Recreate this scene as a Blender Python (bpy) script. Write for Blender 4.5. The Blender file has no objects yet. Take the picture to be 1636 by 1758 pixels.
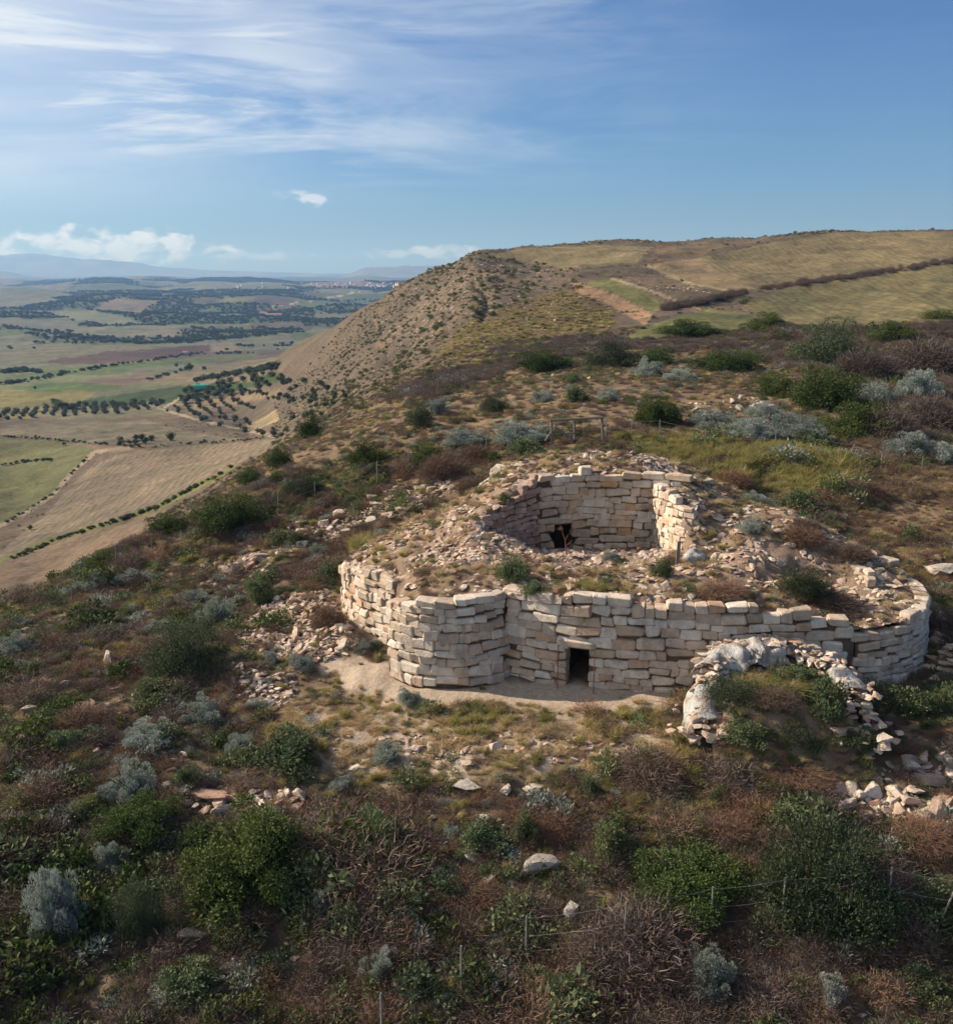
import bpy, math, random
import numpy as np
from mathutils import Vector, Matrix, Euler
random.seed(7)
rng = np.random.default_rng(11)
scene = bpy.context.scene
R = math.radians

# ------------------------------------------------------------------ camera
F_PX, W_PX, H_PX = 1802.0, 1636.0, 1758.0
PITCH = R(12.79)
CAM_Z = 13.5
cam_d = bpy.data.cameras.new('camera')
cam = bpy.data.objects.new('camera', cam_d)
scene.collection.objects.link(cam)
cam.location = (0, 0, CAM_Z)
cam.rotation_euler = (R(90) - PITCH, 0, 0)
cam_d.sensor_fit = 'HORIZONTAL'
cam_d.sensor_width = 36.0
cam_d.lens = 36.0 * F_PX / W_PX
cam_d.clip_start = 0.5
cam_d.clip_end = 90000.0
scene.camera = cam
scene.render.resolution_x, scene.render.resolution_y = 952, 1024

# ------------------------------------------------------------------ sky and sun
SUN_EL, SUN_BACK = R(31), R(17)           # sun to the left of the view, a little behind the ruin
SUN = Vector((-math.cos(SUN_BACK) * math.cos(SUN_EL), math.sin(SUN_BACK) * math.cos(SUN_EL), math.sin(SUN_EL)))
world = bpy.data.worlds.new('World')
scene.world = world
world.use_nodes = True
wt = world.node_tree
for n in list(wt.nodes):
    wt.nodes.remove(n)


class NT:
    """small helper for building node trees"""
    def __init__(self, tree):
        self.t = tree

    def n(self, kind, **kw):
        nd = self.t.nodes.new(kind)
        for k, v in kw.items():
            setattr(nd, k, v)
        return nd

    def link(self, a, b):
        self.t.links.new(a, b)

    def val(self, sock, v):
        if hasattr(v, 'is_output'):
            self.link(v, sock)
        else:
            sock.default_value = v

    def math(self, op, a, b=0.0, c=0.0, clamp=False):
        m = self.n('ShaderNodeMath', operation=op, use_clamp=clamp)
        self.val(m.inputs[0], a)
        self.val(m.inputs[1], b)
        self.val(m.inputs[2], c)
        return m.outputs[0]

    def ramp(self, x, lo, hi, a=0.0, b=1.0, smooth=True):
        m = self.n('ShaderNodeMapRange', interpolation_type='SMOOTHSTEP' if smooth else 'LINEAR')
        self.val(m.inputs[0], x)
        for i, v in zip((1, 2, 3, 4), (lo, hi, a, b)):
            self.val(m.inputs[i], v)
        return m.outputs[0]

    def noise(self, vec, scale, detail=4.0, rough=0.55, dist=0.0):
        m = self.n('ShaderNodeTexNoise')
        if vec is not None:
            self.link(vec, m.inputs['Vector'])
        m.inputs['Scale'].default_value = scale
        m.inputs['Detail'].default_value = detail
        m.inputs['Roughness'].default_value = rough
        m.inputs['Distortion'].default_value = dist
        return m.outputs[0]

    def mapping(self, vec, scale=(1, 1, 1), rot=(0, 0, 0), loc=(0, 0, 0)):
        m = self.n('ShaderNodeMapping')
        self.link(vec, m.inputs[0])
        m.inputs['Location'].default_value = loc
        m.inputs['Rotation'].default_value = rot
        m.inputs['Scale'].default_value = scale
        return m.outputs[0]

    def mix(self, fac, a, b, blend='MIX'):
        m = self.n('ShaderNodeMix', data_type='RGBA', blend_type=blend)
        self.val(m.inputs[0], fac)
        for s, v in ((m.inputs[6], a), (m.inputs[7], b)):
            if hasattr(v, 'is_output'):
                self.link(v, s)
            else:
                s.default_value = (*v, 1.0) if len(v) == 3 else v
        return m.outputs[2]


w = NT(wt)
sky = w.n('ShaderNodeTexSky', sky_type='NISHITA', sun_disc=False)
sky.sun_elevation = SUN_EL
sky.sun_rotation = math.atan2(SUN.x, SUN.y)
sky.air_density, sky.dust_density, sky.ozone_density, sky.altitude = 1.0, 0.35, 2.2, 250.0
co = w.n('ShaderNodeTexCoord').outputs['Generated']
sep = w.n('ShaderNodeSeparateXYZ')
w.link(co, sep.inputs[0])
dx, dy, dz = sep.outputs
az = w.math('ARCTAN2', dx, dy)
el = w.math('ARCSINE', dz)
ang_ = w.n('ShaderNodeCombineXYZ')
w.link(az, ang_.inputs[0])
w.link(el, ang_.inputs[1])
lay = ang_.outputs[0]
# thin cirrus drawn out by the wind, densest to the left of the view
st = w.mapping(lay, scale=(1.5, 9.5, 1.0), rot=(0, 0, R(-9)), loc=(2.3, 1.1, 0))
streak = w.noise(st, 1.5, 7.0, 0.62, 0.7)
st2 = w.mapping(lay, scale=(3.0, 24.0, 1.0), rot=(0, 0, R(-17)), loc=(1.0, 0.2, 4))
fine = w.noise(st2, 1.7, 7.0, 0.64, 0.9)
cir = w.math('ADD', w.math('MULTIPLY', w.ramp(streak, 0.36, 0.62), 1.0), w.math('MULTIPLY', w.ramp(fine, 0.44, 0.68), 0.55))
side = w.ramp(az, 0.30, -0.34, 0.02, 1.0)              # the veil thins out towards the right
broad = w.ramp(w.noise(w.mapping(lay, scale=(2.0, 4.5, 1), rot=(0, 0, R(-8)), loc=(0.4, 2.2, 0)), 1.3, 2.0, 0.5), 0.34, 0.62)
cir = w.math('MULTIPLY', w.math('MULTIPLY', cir, side), w.math('ADD', w.math('MULTIPLY', broad, 0.6), 0.4))
cir = w.math('MULTIPLY', cir, w.ramp(dz, 0.05, 0.12), clamp=True)
veil = w.math('MULTIPLY', w.ramp(az, -0.02, -0.52), w.ramp(dz, 0.03, 0.10), clamp=True)
veil = w.math('MULTIPLY', veil, w.ramp(streak, 0.30, 0.58, 0.55, 1.0))
cir = w.math('MAXIMUM', w.math('MULTIPLY', cir, 0.95), w.math('MULTIPLY', veil, 0.78))
# small cumulus low over the horizon
pu = w.n('ShaderNodeCombineXYZ')
w.link(az, pu.inputs[0])
w.link(w.math('MULTIPLY', el, 1.7), pu.inputs[1])
puff = w.noise(pu.outputs[0], 46.0, 5.0, 0.55, 0.2)


def cloud(px, py, rx, ry, amp=1.0):
    a0, e0 = math.atan((px - 818) / F_PX), math.atan((470 - py) / F_PX)
    ax = w.math('DIVIDE', w.math('SUBTRACT', az, a0), rx / F_PX)
    ey = w.math('DIVIDE', w.math('SUBTRACT', el, e0), ry / F_PX)
    r2 = w.math('ADD', w.math('MULTIPLY', ax, ax), w.math('MULTIPLY', ey, ey))
    return w.math('MULTIPLY', w.ramp(w.math('SUBTRACT', puff, w.math('MULTIPLY', r2, 0.20)), 0.30, 0.52), amp)


cum = None
for c in ((215, 428, 185, 30, 1.0), (-30, 430, 75, 24, 0.9), (540, 348, 46, 15, 0.65), (770, 434, 70, 14, 0.8),
          (672, 437, 40, 10, 0.6), (450, 441, 90, 8, 0.45)):
    m_ = cloud(*c)
    cum = m_ if cum is None else w.math('MAXIMUM', cum, m_)
base = w.mix(1.0, sky.outputs[0], (0.54, 0.77, 1.12), 'MULTIPLY')
c1 = w.mix(cir, base, (9.0, 9.7, 10.4))
c2 = w.mix(w.math('MULTIPLY', cum, 0.9), c1, (11.0, 11.3, 11.8))
bg = w.n('ShaderNodeBackground')
w.link(c2, bg.inputs[0])
bg.inputs[1].default_value = 0.062
wo = w.n('ShaderNodeOutputWorld')
w.link(bg.outputs[0], wo.inputs[0])

sun_d = bpy.data.lights.new('sun', 'SUN')
sun_d.energy = 5.0
sun_d.angle = R(0.5)
sun_d.color = (1.0, 0.88, 0.72)
sun = bpy.data.objects.new('sun', sun_d)
scene.collection.objects.link(sun)
sun.location = (-60, 20, 60)
sun.rotation_euler = SUN.to_track_quat('Z', 'Y').to_euler()

scene.view_settings.view_transform = 'Standard'
scene.view_settings.look = 'None'
scene.view_settings.exposure = 0.55
scene.view_settings.gamma = 1.0
scene.view_settings.use_curve_mapping = False
scene.render.engine = 'CYCLES'
scene.cycles.max_bounces = 6
scene.cycles.diffuse_bounces = 3
scene.cycles.transparent_max_bounces = 8
scene.cycles.volume_bounces = 0
scene.cycles.use_denoising = True

# ------------------------------------------------------------------ numeric helpers


def hash2(ix, iy, seed):
    h = (ix.astype(np.int64) * 374761393 + iy.astype(np.int64) * 668265263 + seed * 974634777) & 0xFFFFFFFF
    h = ((h ^ (h >> 13)) * 1274126177) & 0xFFFFFFFF
    h = (h ^ (h >> 16)) & 0xFFFFFFFF
    return h / 4294967295.0


def vnoise(x, y, seed=0):
    x, y = np.asarray(x, float), np.asarray(y, float)
    ix, iy = np.floor(x), np.floor(y)
    fx, fy = x - ix, y - iy
    fx, fy = fx * fx * fx * (fx * (fx * 6 - 15) + 10), fy * fy * fy * (fy * (fy * 6 - 15) + 10)
    a, b = hash2(ix, iy, seed), hash2(ix + 1, iy, seed)
    c, d = hash2(ix, iy + 1, seed), hash2(ix + 1, iy + 1, seed)
    return (a + (b - a) * fx + (c - a) * fy + (a - b - c + d) * fx * fy) * 2 - 1


def fbm(x, y, seed=0, octs=4, gain=0.5):
    s, a, f = 0.0, 1.0, 1.0
    for o in range(octs):
        s = s + a * vnoise(np.asarray(x) * f + 17.3 * o, np.asarray(y) * f - 9.1 * o, seed + o)
        a, f = a * gain, f * 2.03
    return s


def sstep(a, b, x):
    t = np.clip((np.asarray(x, float) - a) / (b - a), 0, 1)
    return t * t * (3 - 2 * t)


def pchip(xs, ys, xq):
    xs, ys, xq = np.asarray(xs, float), np.asarray(ys, float), np.asarray(xq, float)
    h, d = np.diff(xs), np.diff(ys) / np.diff(xs)
    m = np.zeros_like(ys)
    for i in range(1, len(xs) - 1):
        if d[i - 1] * d[i] > 0:
            w1, w2 = 2 * h[i] + h[i - 1], h[i] + 2 * h[i - 1]
            m[i] = (w1 + w2) / (w1 / d[i - 1] + w2 / d[i])
    m[0], m[-1] = d[0], d[-1]
    q = np.clip(xq, xs[0], xs[-1])
    i = np.clip(np.searchsorted(xs, q) - 1, 0, len(xs) - 2)
    t = (q - xs[i]) / h[i]
    return ((1 + 2 * t) * (1 - t) ** 2 * ys[i] + t * (1 - t) ** 2 * h[i] * m[i]
            + t * t * (3 - 2 * t) * ys[i + 1] + t * t * (t - 1) * h[i] * m[i + 1])


SP, CP = math.sin(PITCH), math.cos(PITCH)


def ray(px, py):
    """direction per unit of forward distance y"""
    xc, yc = (px - 818.0) / F_PX, -(py - 879.0) / F_PX
    d = (xc, CP + yc * SP, -SP + yc * CP)
    return d[0] / d[1], d[2] / d[1]


def tan_of(py):
    return ray(818.0, py)[1]


def project(x, y, z):
    z = z - CAM_Z
    d = y * CP - z * SP
    v = y * SP + z * CP
    d = np.maximum(d, 0.1)
    return 818.0 + F_PX * x / d, 879.0 - F_PX * v / d

# ------------------------------------------------------------------ the lie of the land


def near_z(x, y):
    b = pchip([8, 14, 20, 26, 30, 34, 38, 44, 50, 60, 70], [-6.0, -4.4, -2.6, -1.1, -0.35, 0, 0.45, 1.5, 2.6, 4.4, 5.0], y)
    r = 0.28 + 0.72 * sstep(35, 50, y)
    t = 6.0 - np.asarray(x, float)
    soft = np.where(t > 12, t, np.log1p(np.exp(np.clip(t, -20, 12) * 0.8)) / 0.8)
    return b - 0.14 * soft * r


FAR_V = [(1800, 570), (2600, 538), (3600, 513), (5200, 496), (7500, 487), (13000, 480), (24000, 475)]
cols = {
    -1.0: (44, [(60, 'z', -10), (100, 'z', -30), (170, 990), (300, 850), (420, 755), (600, 715), (800, 660), (1200, 610)] + FAR_V),
    -0.455: (48, [(60, 'z', -6.5), (100, 'z', -22), (170, 962), (230, 900), (300, 845), (360, 795), (420, 752), (500, 735), (600, 715), (800, 662), (1200, 612)] + FAR_V),
    -0.34: (53, [(62, 'z', -4.2), (90, 'z', -13.5), (150, 925), (220, 858), (300, 792), (345, 766), (420, 742), (560, 712), (800, 657), (1200, 608)] + FAR_V),
    -0.23: (57, [(66, 848), (90, 828), (150, 808), (230, 784), (330, 757), (420, 737), (500, 716), (580, 684), (660, 648), (730, 642), (900, 640), (1300, 604)] + FAR_V),
    -0.18: (60, [(80, 778), (120, 764), (200, 748), (300, 728), (400, 700), (480, 662), (560, 602), (650, 608), (900, 620), (1300, 602)] + FAR_V),
    -0.12: (60, [(80, 742), (110, 720), (160, 696), (220, 672), (300, 640), (400, 596), (500, 546), (600, 554), (900, 582), (1300, 592)] + FAR_V),
    -0.065: (58, [(70, 735), (85, 706), (110, 680), (150, 652), (200, 620), (280, 574), (360, 528), (430, 487), (500, 492), (700, 512), (1000, 535), (1400, 545)] + FAR_V),
    0.006: (58, [(70, 728), (90, 678), (110, 648), (150, 602), (200, 548), (250, 498), (300, 455), (340, 432), (400, 440), (500, 455), (700, 480), (1000, 505)] + FAR_V),
    0.05: (58, [(72, 712), (90, 668), (110, 640), (150, 597), (200, 546), (250, 500), (300, 461), (345, 434), (385, 425), (450, 431), (800, 462), (1400, 496)] + FAR_V[2:]),
    0.1: (60, [(75, 690), (90, 655), (110, 630), (140, 598), (180, 556), (220, 512), (260, 480), (300, 455), (360, 430), (420, 418), (500, 424), (800, 450), (1400, 490)] + FAR_V[2:]),
    0.2: (60, [(75, 692), (90, 652), (110, 620), (140, 585), (180, 546), (230, 500), (280, 470), (330, 442), (400, 420), (440, 413), (520, 420), (800, 445), (1400, 485)] + FAR_V[2:]),
    0.34: (56, [(75, 690), (90, 648), (110, 610), (140, 572), (180, 540), (230, 500), (280, 464), (330, 430), (385, 396), (450, 402), (800, 440), (1400, 480)] + FAR_V[2:]),
    0.46: (54, [(75, 690), (90, 646), (110, 602), (140, 562), (200, 512), (280, 452), (385, 398), (450, 404), (800, 440), (1400, 480)] + FAR_V[2:]),
    1.0: (50, [(75, 700), (110, 610), (200, 520), (385, 400), (600, 410), (1400, 470)] + FAR_V[2:]),
}
LG = np.linspace(math.log(8.0), math.log(24000.0), 700)
us = sorted(cols)
prof = []
for u in us:
    lim, pts = cols[u]
    Y = [y for y in (8, 11, 14, 17, 20, 23, 26, 30, 34, 38, 41, 44, 47, 50, 53, 56, 60) if y < lim - 1] + [lim]
    T = [float((near_z(u * y, y) - CAM_Z) / y) for y in Y]
    for p in pts:
        if p[0] <= Y[-1]:
            continue
        Y.append(p[0])
        T.append((p[2] - CAM_Z) / p[0] if len(p) == 3 else tan_of(p[1]))
    prof.append(pchip(np.log(Y), T, LG))
prof = np.array(prof)
UG = np.linspace(-1.0, 1.0, 481)
TAB = np.stack([pchip(us, prof[:, k], UG) for k in range(len(LG))], axis=1)


def land(x, y):
    x, y = np.asarray(x, float), np.maximum(np.asarray(y, float), 8.01)
    fu = np.clip((x / y + 1.0) / 2.0 * 480, 0, 479.999)
    fl = np.clip((np.log(y) - LG[0]) / (LG[-1] - LG[0]) * 699, 0, 698.999)
    i, j = fu.astype(int), fl.astype(int)
    a, b = fu - i, fl - j
    t = (TAB[i, j] * (1 - a) * (1 - b) + TAB[i + 1, j] * a * (1 - b) + TAB[i, j + 1] * (1 - a) * b + TAB[i + 1, j + 1] * a * b)
    return CAM_Z + t * y


def bumps(x, y):
    x, y = np.asarray(x, float), np.asarray(y, float)
    ly = np.log(np.maximum(y, 8.0))
    n = 0.16 * fbm(x * 0.55, y * 0.55, 3, 3) * (1 - sstep(60, 160, y))
    n = n + (0.5 * fbm(x * 0.12, y * 0.12, 5, 4) + 0.9 * fbm(x * 0.035, y * 0.035, 6, 3)) * sstep(65, 150, y)
    n = n + 0.0052 * y * fbm(x / y * 9, ly * 16, 8, 4) * sstep(700, 2600, y) * (1 - 0.6 * sstep(9000, 16000, y))
    u_ = x / np.maximum(y, 1.0)
    flank = sstep(130, 210, y) * (1 - sstep(430, 560, y)) * (1 - sstep(0.02, 0.10, u_)) * sstep(-0.28, -0.2, u_)
    n = n - flank * (1 - sstep(240, 340, y) * sstep(-0.09, -0.04, u_)) * 0.0048 * y * (1 - np.abs(vnoise(u_ * 30 + 0.8 * vnoise(ly * 5, u_ * 8, 19), ly * 2.0, 18))) ** 3     # gullies
    calm = np.exp(-(((x - 4) / 9.0) ** 2 + ((y - 31.5) / 3.2) ** 2))
    return n * (1 - 0.8 * calm)


def H(x, y):
    return land(x, y) + bumps(x, y)


YM = np.exp(np.linspace(math.log(14.0), math.log(20000.0), 900))


def G_many(px, py):
    """the points of the ground seen at pixels of the photograph"""
    px, py = np.asarray(px, float), np.asarray(py, float)
    u, t = ray(px, py)
    y = np.empty(len(px))
    for a in range(0, len(px), 256):
        uu, tt = u[a:a + 256, None], t[a:a + 256, None]
        d = CAM_Z + tt * YM - H(uu * YM, np.broadcast_to(YM, (len(uu), len(YM))))
        hit = d <= 0
        k = np.where(hit.any(1), hit.argmax(1), len(YM) - 1).clip(1)
        i = np.arange(len(uu))
        f = np.clip(d[i, k - 1] / np.where(d[i, k - 1] == d[i, k], 1, d[i, k - 1] - d[i, k]), 0, 1)
        y[a:a + 256] = YM[k - 1] + f * (YM[k] - YM[k - 1])
    return u * y, y, H(u * y, y)


def G(px, py):
    x, y, z = G_many([px], [py])
    return float(x[0]), float(y[0]), float(z[0])


def inpoly(px, py, poly):
    px, py = np.asarray(px), np.asarray(py)
    c = np.zeros(px.shape, bool)
    n = len(poly)
    for i in range(n):
        (x1, y1), (x2, y2) = poly[i], poly[(i + 1) % n]
        if y1 == y2:
            continue
        c ^= ((y1 > py) != (y2 > py)) & (px < (x2 - x1) * (py - y1) / (y2 - y1) + x1)
    return c


def linedist(px, py, pts):
    d = np.full(np.shape(px), 1e9)
    for (x1, y1), (x2, y2) in zip(pts[:-1], pts[1:]):
        vx, vy = x2 - x1, y2 - y1
        t = np.clip(((px - x1) * vx + (py - y1) * vy) / (vx * vx + vy * vy), 0, 1)
        d = np.minimum(d, np.hypot(px - x1 - t * vx, py - y1 - t * vy))
    return d

# ------------------------------------------------------------------ object helpers
COL = scene.collection


def mesh_from(name, verts, faces, smooth=True, mats=(), attrs=None):
    me = bpy.data.meshes.new(name)
    if isinstance(faces, np.ndarray):
        k = faces.shape[1]
        verts = np.asarray(verts, np.float32)
        me.vertices.add(len(verts))
        me.vertices.foreach_set('co', verts.ravel())
        me.loops.add(faces.size)
        me.loops.foreach_set('vertex_index', faces.astype(np.int32).ravel())
        me.polygons.add(len(faces))
        me.polygons.foreach_set('loop_start', np.arange(0, faces.size, k, dtype=np.int32))
        me.polygons.foreach_set('loop_total', np.full(len(faces), k, np.int32))
        me.update(calc_edges=True)
    else:
        me.from_pydata([tuple(v) for v in verts], [], [tuple(f) for f in faces])
        me.update()
    me.polygons.foreach_set('use_smooth', np.full(len(me.polygons), smooth))
    for m in mats:
        me.materials.append(m)
    for k, (typ, arr) in (attrs or {}).items():
        at = me.attributes.new(k, typ, 'POINT')
        at.data.foreach_set('color' if typ == 'FLOAT_COLOR' else ('vector' if typ == 'FLOAT_VECTOR' else 'value'), np.asarray(arr, np.float32).ravel())
    return me


def link(name, me, parent=None, loc=None):
    o = bpy.data.objects.new(name, me)
    COL.objects.link(o)
    if parent is not None:
        o.parent = parent
    if loc is not None:
        o.location = loc
    return o


def tag(o, label=None, cat=None, group=None, kind=None):
    if cat and not kind:
        kind = 'thing'
    for k, v in (('label', label), ('category', cat), ('group', group), ('kind', kind)):
        if v:
            o[k] = v
    return o


class MB:
    """collects boxes, bars and loose faces into one mesh"""
    def __init__(self):
        self.v, self.f = [], []

    def add(self, vs, fs):
        b = len(self.v)
        self.v += [tuple(v) for v in vs]
        self.f += [tuple(i + b for i in f) for f in fs]

    def box(self, c, s, rot=None):
        vs = []
        for sx in (-1, 1):
            for sy in (-1, 1):
                for sz in (-1, 1):
                    p = Vector((sx * s[0] / 2, sy * s[1] / 2, sz * s[2] / 2))
                    if rot is not None:
                        p = rot @ p
                    vs.append(Vector(c) + p)
        self.add(vs, [(0, 1, 3, 2), (4, 6, 7, 5), (0, 4, 5, 1), (2, 3, 7, 6), (0, 2, 6, 4), (1, 5, 7, 3)])

    def bar(self, a, b, r, n=6, r2=None):
        a, b = Vector(a), Vector(b)
        d = (b - a).normalized()
        q = d.to_track_quat('Z', 'Y')
        r2 = r if r2 is None else r2
        vs = []
        for p, rr in ((a, r), (b, r2)):
            for k in range(n):
                t = 2 * math.pi * k / n
                vs.append(p + q @ Vector((rr * math.cos(t), rr * math.sin(t), 0)))
        fs = [(k, (k + 1) % n, n + (k + 1) % n, n + k) for k in range(n)]
        self.add(vs, fs + [tuple(range(n - 1, -1, -1)), tuple(range(n, 2 * n))])

    def build(self, name, mat, parent=None, smooth=False):
        return link(name, mesh_from(name, self.v, self.f, smooth, [mat]), parent)


def material(name):
    m = bpy.data.materials.new(name)
    m.use_nodes = True
    t = m.node_tree
    p = t.nodes['Principled BSDF']
    p.inputs['Roughness'].default_value = 0.9
    p.inputs['Specular IOR Level'].default_value = 0.15
    return m, NT(t), p
# ------------------------------------------------------------------ ground sheet
def P(*pts):
    return list(pts)


C_SCRUB = (0.18, 0.128, 0.088)
C_HILL = (0.112, 0.085, 0.064)
C_GRAS = (0.21, 0.19, 0.085)
# polygon in the photograph, forward-distance range, colour, furrow strength
FIELDS = [
    (P((0, 735), (120, 727), (250, 722), (330, 742), (440, 757), (230, 768), (150, 768), (110, 758), (0, 748)), (300, 700), (0.165, 0.138, 0.10), 0.3),
    (P((150, 764), (230, 758), (260, 766), (235, 776), (170, 776)), (250, 600), (0.19, 0.115, 0.085), 0.2),
    (P((-40, 752), (105, 757), (160, 772), (95, 845), (0, 905), (-40, 930)), (180, 600), (0.12, 0.118, 0.055), 0.25),
    (P((-40, 985), (0, 948), (80, 880), (165, 790), (235, 774), (480, 752), (455, 775), (400, 800), (300, 850), (262, 872), (120, 925), (0, 975)), (90, 600), (0.195, 0.152, 0.112), 1.0),
    (P((-40, 1040), (0, 965), (130, 918), (262, 880), (290, 875), (200, 960), (0, 1060)), (60, 400), (0.185, 0.13, 0.092), 0.4),
    (P((0, 720), (0, 668), (170, 672), (140, 690), (60, 716)), (450, 1500), (0.24, 0.21, 0.08), 0.3),
    (P((60, 715), (140, 690), (290, 690), (280, 712), (110, 720)), (450, 1200), (0.21, 0.19, 0.12), 0.3),
    (P((105, 698), (180, 680), (300, 664), (480, 640), (480, 655), (300, 690), (110, 700)), (450, 1400), (0.055, 0.085, 0.03), 0.8),
    (P((300, 695), (480, 667), (485, 680), (330, 705)), (400, 1100), (0.27, 0.20, 0.125), 0.3),
    (P((420, 730), (475, 705), (480, 722), (440, 738)), (300, 900), (0.28, 0.215, 0.13), 0.2),
    (P((0, 668), (0, 635), (120, 628), (240, 620), (200, 665)), (700, 2200), (0.18, 0.20, 0.10), 0.2),
    (P((20, 668), (80, 658), (210, 655), (200, 668), (80, 672)), (600, 2000), (0.11, 0.16, 0.05), 0.2),
    (P((0, 650), (110, 634), (250, 622), (440, 606), (440, 612), (240, 632), (100, 645)), (700, 2600), (0.12, 0.165, 0.06), 0.2),
    (P((130, 655), (250, 640), (330, 650), (200, 662)), (700, 2200), (0.21, 0.15, 0.11), 0.2),
    (P((60, 622), (190, 603), (360, 592), (362, 602), (220, 622), (120, 626)), (800, 3000), (0.115, 0.07, 0.06), 0.3),
    (P((240, 606), (360, 590), (362, 604), (290, 612)), (800, 3000), (0.10, 0.06, 0.052), 0.2),
    (P((362, 603), (365, 590), (395, 588), (412, 600)), (800, 3000), (0.25, 0.19, 0.135), 0.2),
    (P((240, 655), (330, 630), (480, 612), (500, 640), (420, 655), (300, 662)), (600, 2200), (0.225, 0.185, 0.115), 0.2),
    (P((80, 538), (130, 528), (200, 540), (250, 556), (180, 558)), (1300, 5000), (0.20, 0.21, 0.13), 0.2),
    (P((155, 530), (200, 512), (270, 516), (240, 540)), (1300, 5000), (0.24, 0.19, 0.13), 0.2),
    (P((370, 516), (410, 508), (440, 515), (400, 523)), (1300, 5000), (0.22, 0.22, 0.10), 0.1),
    # the near hill and the farmed plateau
    (P((830, 437), (900, 426), (1000, 420), (1120, 424), (1090, 450), (1000, 462), (930, 455)), (240, 520), (0.205, 0.165, 0.095), 0.25),
    (P((1120, 424), (1250, 420), (1200, 440), (1130, 440)), (240, 560), (0.17, 0.12, 0.075), 0.2),
    (P((1200, 441), (1430, 398), (1700, 398), (1700, 442), (1520, 465), (1330, 492), (1230, 470)), (200, 560), (0.19, 0.152, 0.088), 1.0),
    (P((1120, 452), (1200, 441), (1240, 470), (1330, 492), (1250, 500), (1140, 475)), (180, 420), (0.225, 0.165, 0.10), 0.1),
    (P((1000, 486), (1060, 476), (1150, 525), (1120, 538), (1060, 505)), (150, 330), (0.155, 0.15, 0.065), 0.2),
    (P((975, 480), (1005, 488), (1060, 508), (1120, 538), (1110, 560), (1040, 520), (990, 500)), (120, 330), (0.30, 0.19, 0.12), 0.0),
    (P((1060, 585), (1130, 552), (1210, 530), (1300, 540), (1345, 560), (1230, 572), (1130, 580)), (110, 260), (0.14, 0.138, 0.062), 0.35),
    (P((1280, 520), (1330, 498), (1700, 442), (1700, 550), (1480, 562), (1380, 562), (1300, 545)), (110, 420), (0.15, 0.13, 0.070), 0.9),
    (P((740, 605), (800, 560), (900, 515), (985, 500), (1050, 530), (1060, 560), (960, 590), (820, 625)), (110, 330), (0.115, 0.085, 0.052), 0.0),
    # the ruin's surroundings
    (P((1130, 800), (1150, 770), (1330, 780), (1470, 800), (1480, 860), (1330, 850), (1230, 830)), (40, 62), (0.22, 0.20, 0.08), 0.0),
]
PATHS = [
    (P((-20, 912), (40, 885), (90, 850), (130, 805), (165, 776), (240, 766)), 4.0, (90, 600), (0.24, 0.19, 0.135)),
    (P((270, 700), (330, 718), (420, 738), (480, 752)), 2.6, (250, 900), (0.28, 0.225, 0.165)),
    (P((0, 748), (110, 758), (240, 768), (480, 752)), 1.5, (200, 700), (0.09, 0.08, 0.045)),
    (P((0, 962), (120, 917), (262, 876), (400, 803)), 7.0, (80, 420), (0.13, 0.125, 0.05)),
    (P((1310, 496), (1420, 480), (1520, 466), (1640, 446), (1700, 438)), 4.5, (180, 420), (0.12, 0.08, 0.055)),
    (P((1050, 478), (1120, 500), (1200, 530)), 3.0, (150, 400), (0.30, 0.23, 0.15)),
    (P((1110, 455), (1180, 485), (1260, 500)), 3.0, (150, 400), (0.27, 0.22, 0.13)),
    (P((440, 530), (540, 515), (620, 500)), 1.2, (1500, 6000), (0.35, 0.30, 0.24)),
    (P((280, 700), (300, 690), (310, 680)), 1.6, (400, 1200), (0.35, 0.28, 0.2)),
]
SAND = P((545, 1150), (590, 1120), (660, 1135), (700, 1165), (890, 1168), (980, 1172), (1175, 1180), (1165, 1232), (1000, 1222), (860, 1208), (760, 1212), (690, 1200), (600, 1185))
PALE = P((500, 1215), (640, 1205), (800, 1225), (1000, 1235), (1170, 1235), (1180, 1295), (1000, 1320), (860, 1335), (620, 1345), (500, 1300))


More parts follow.
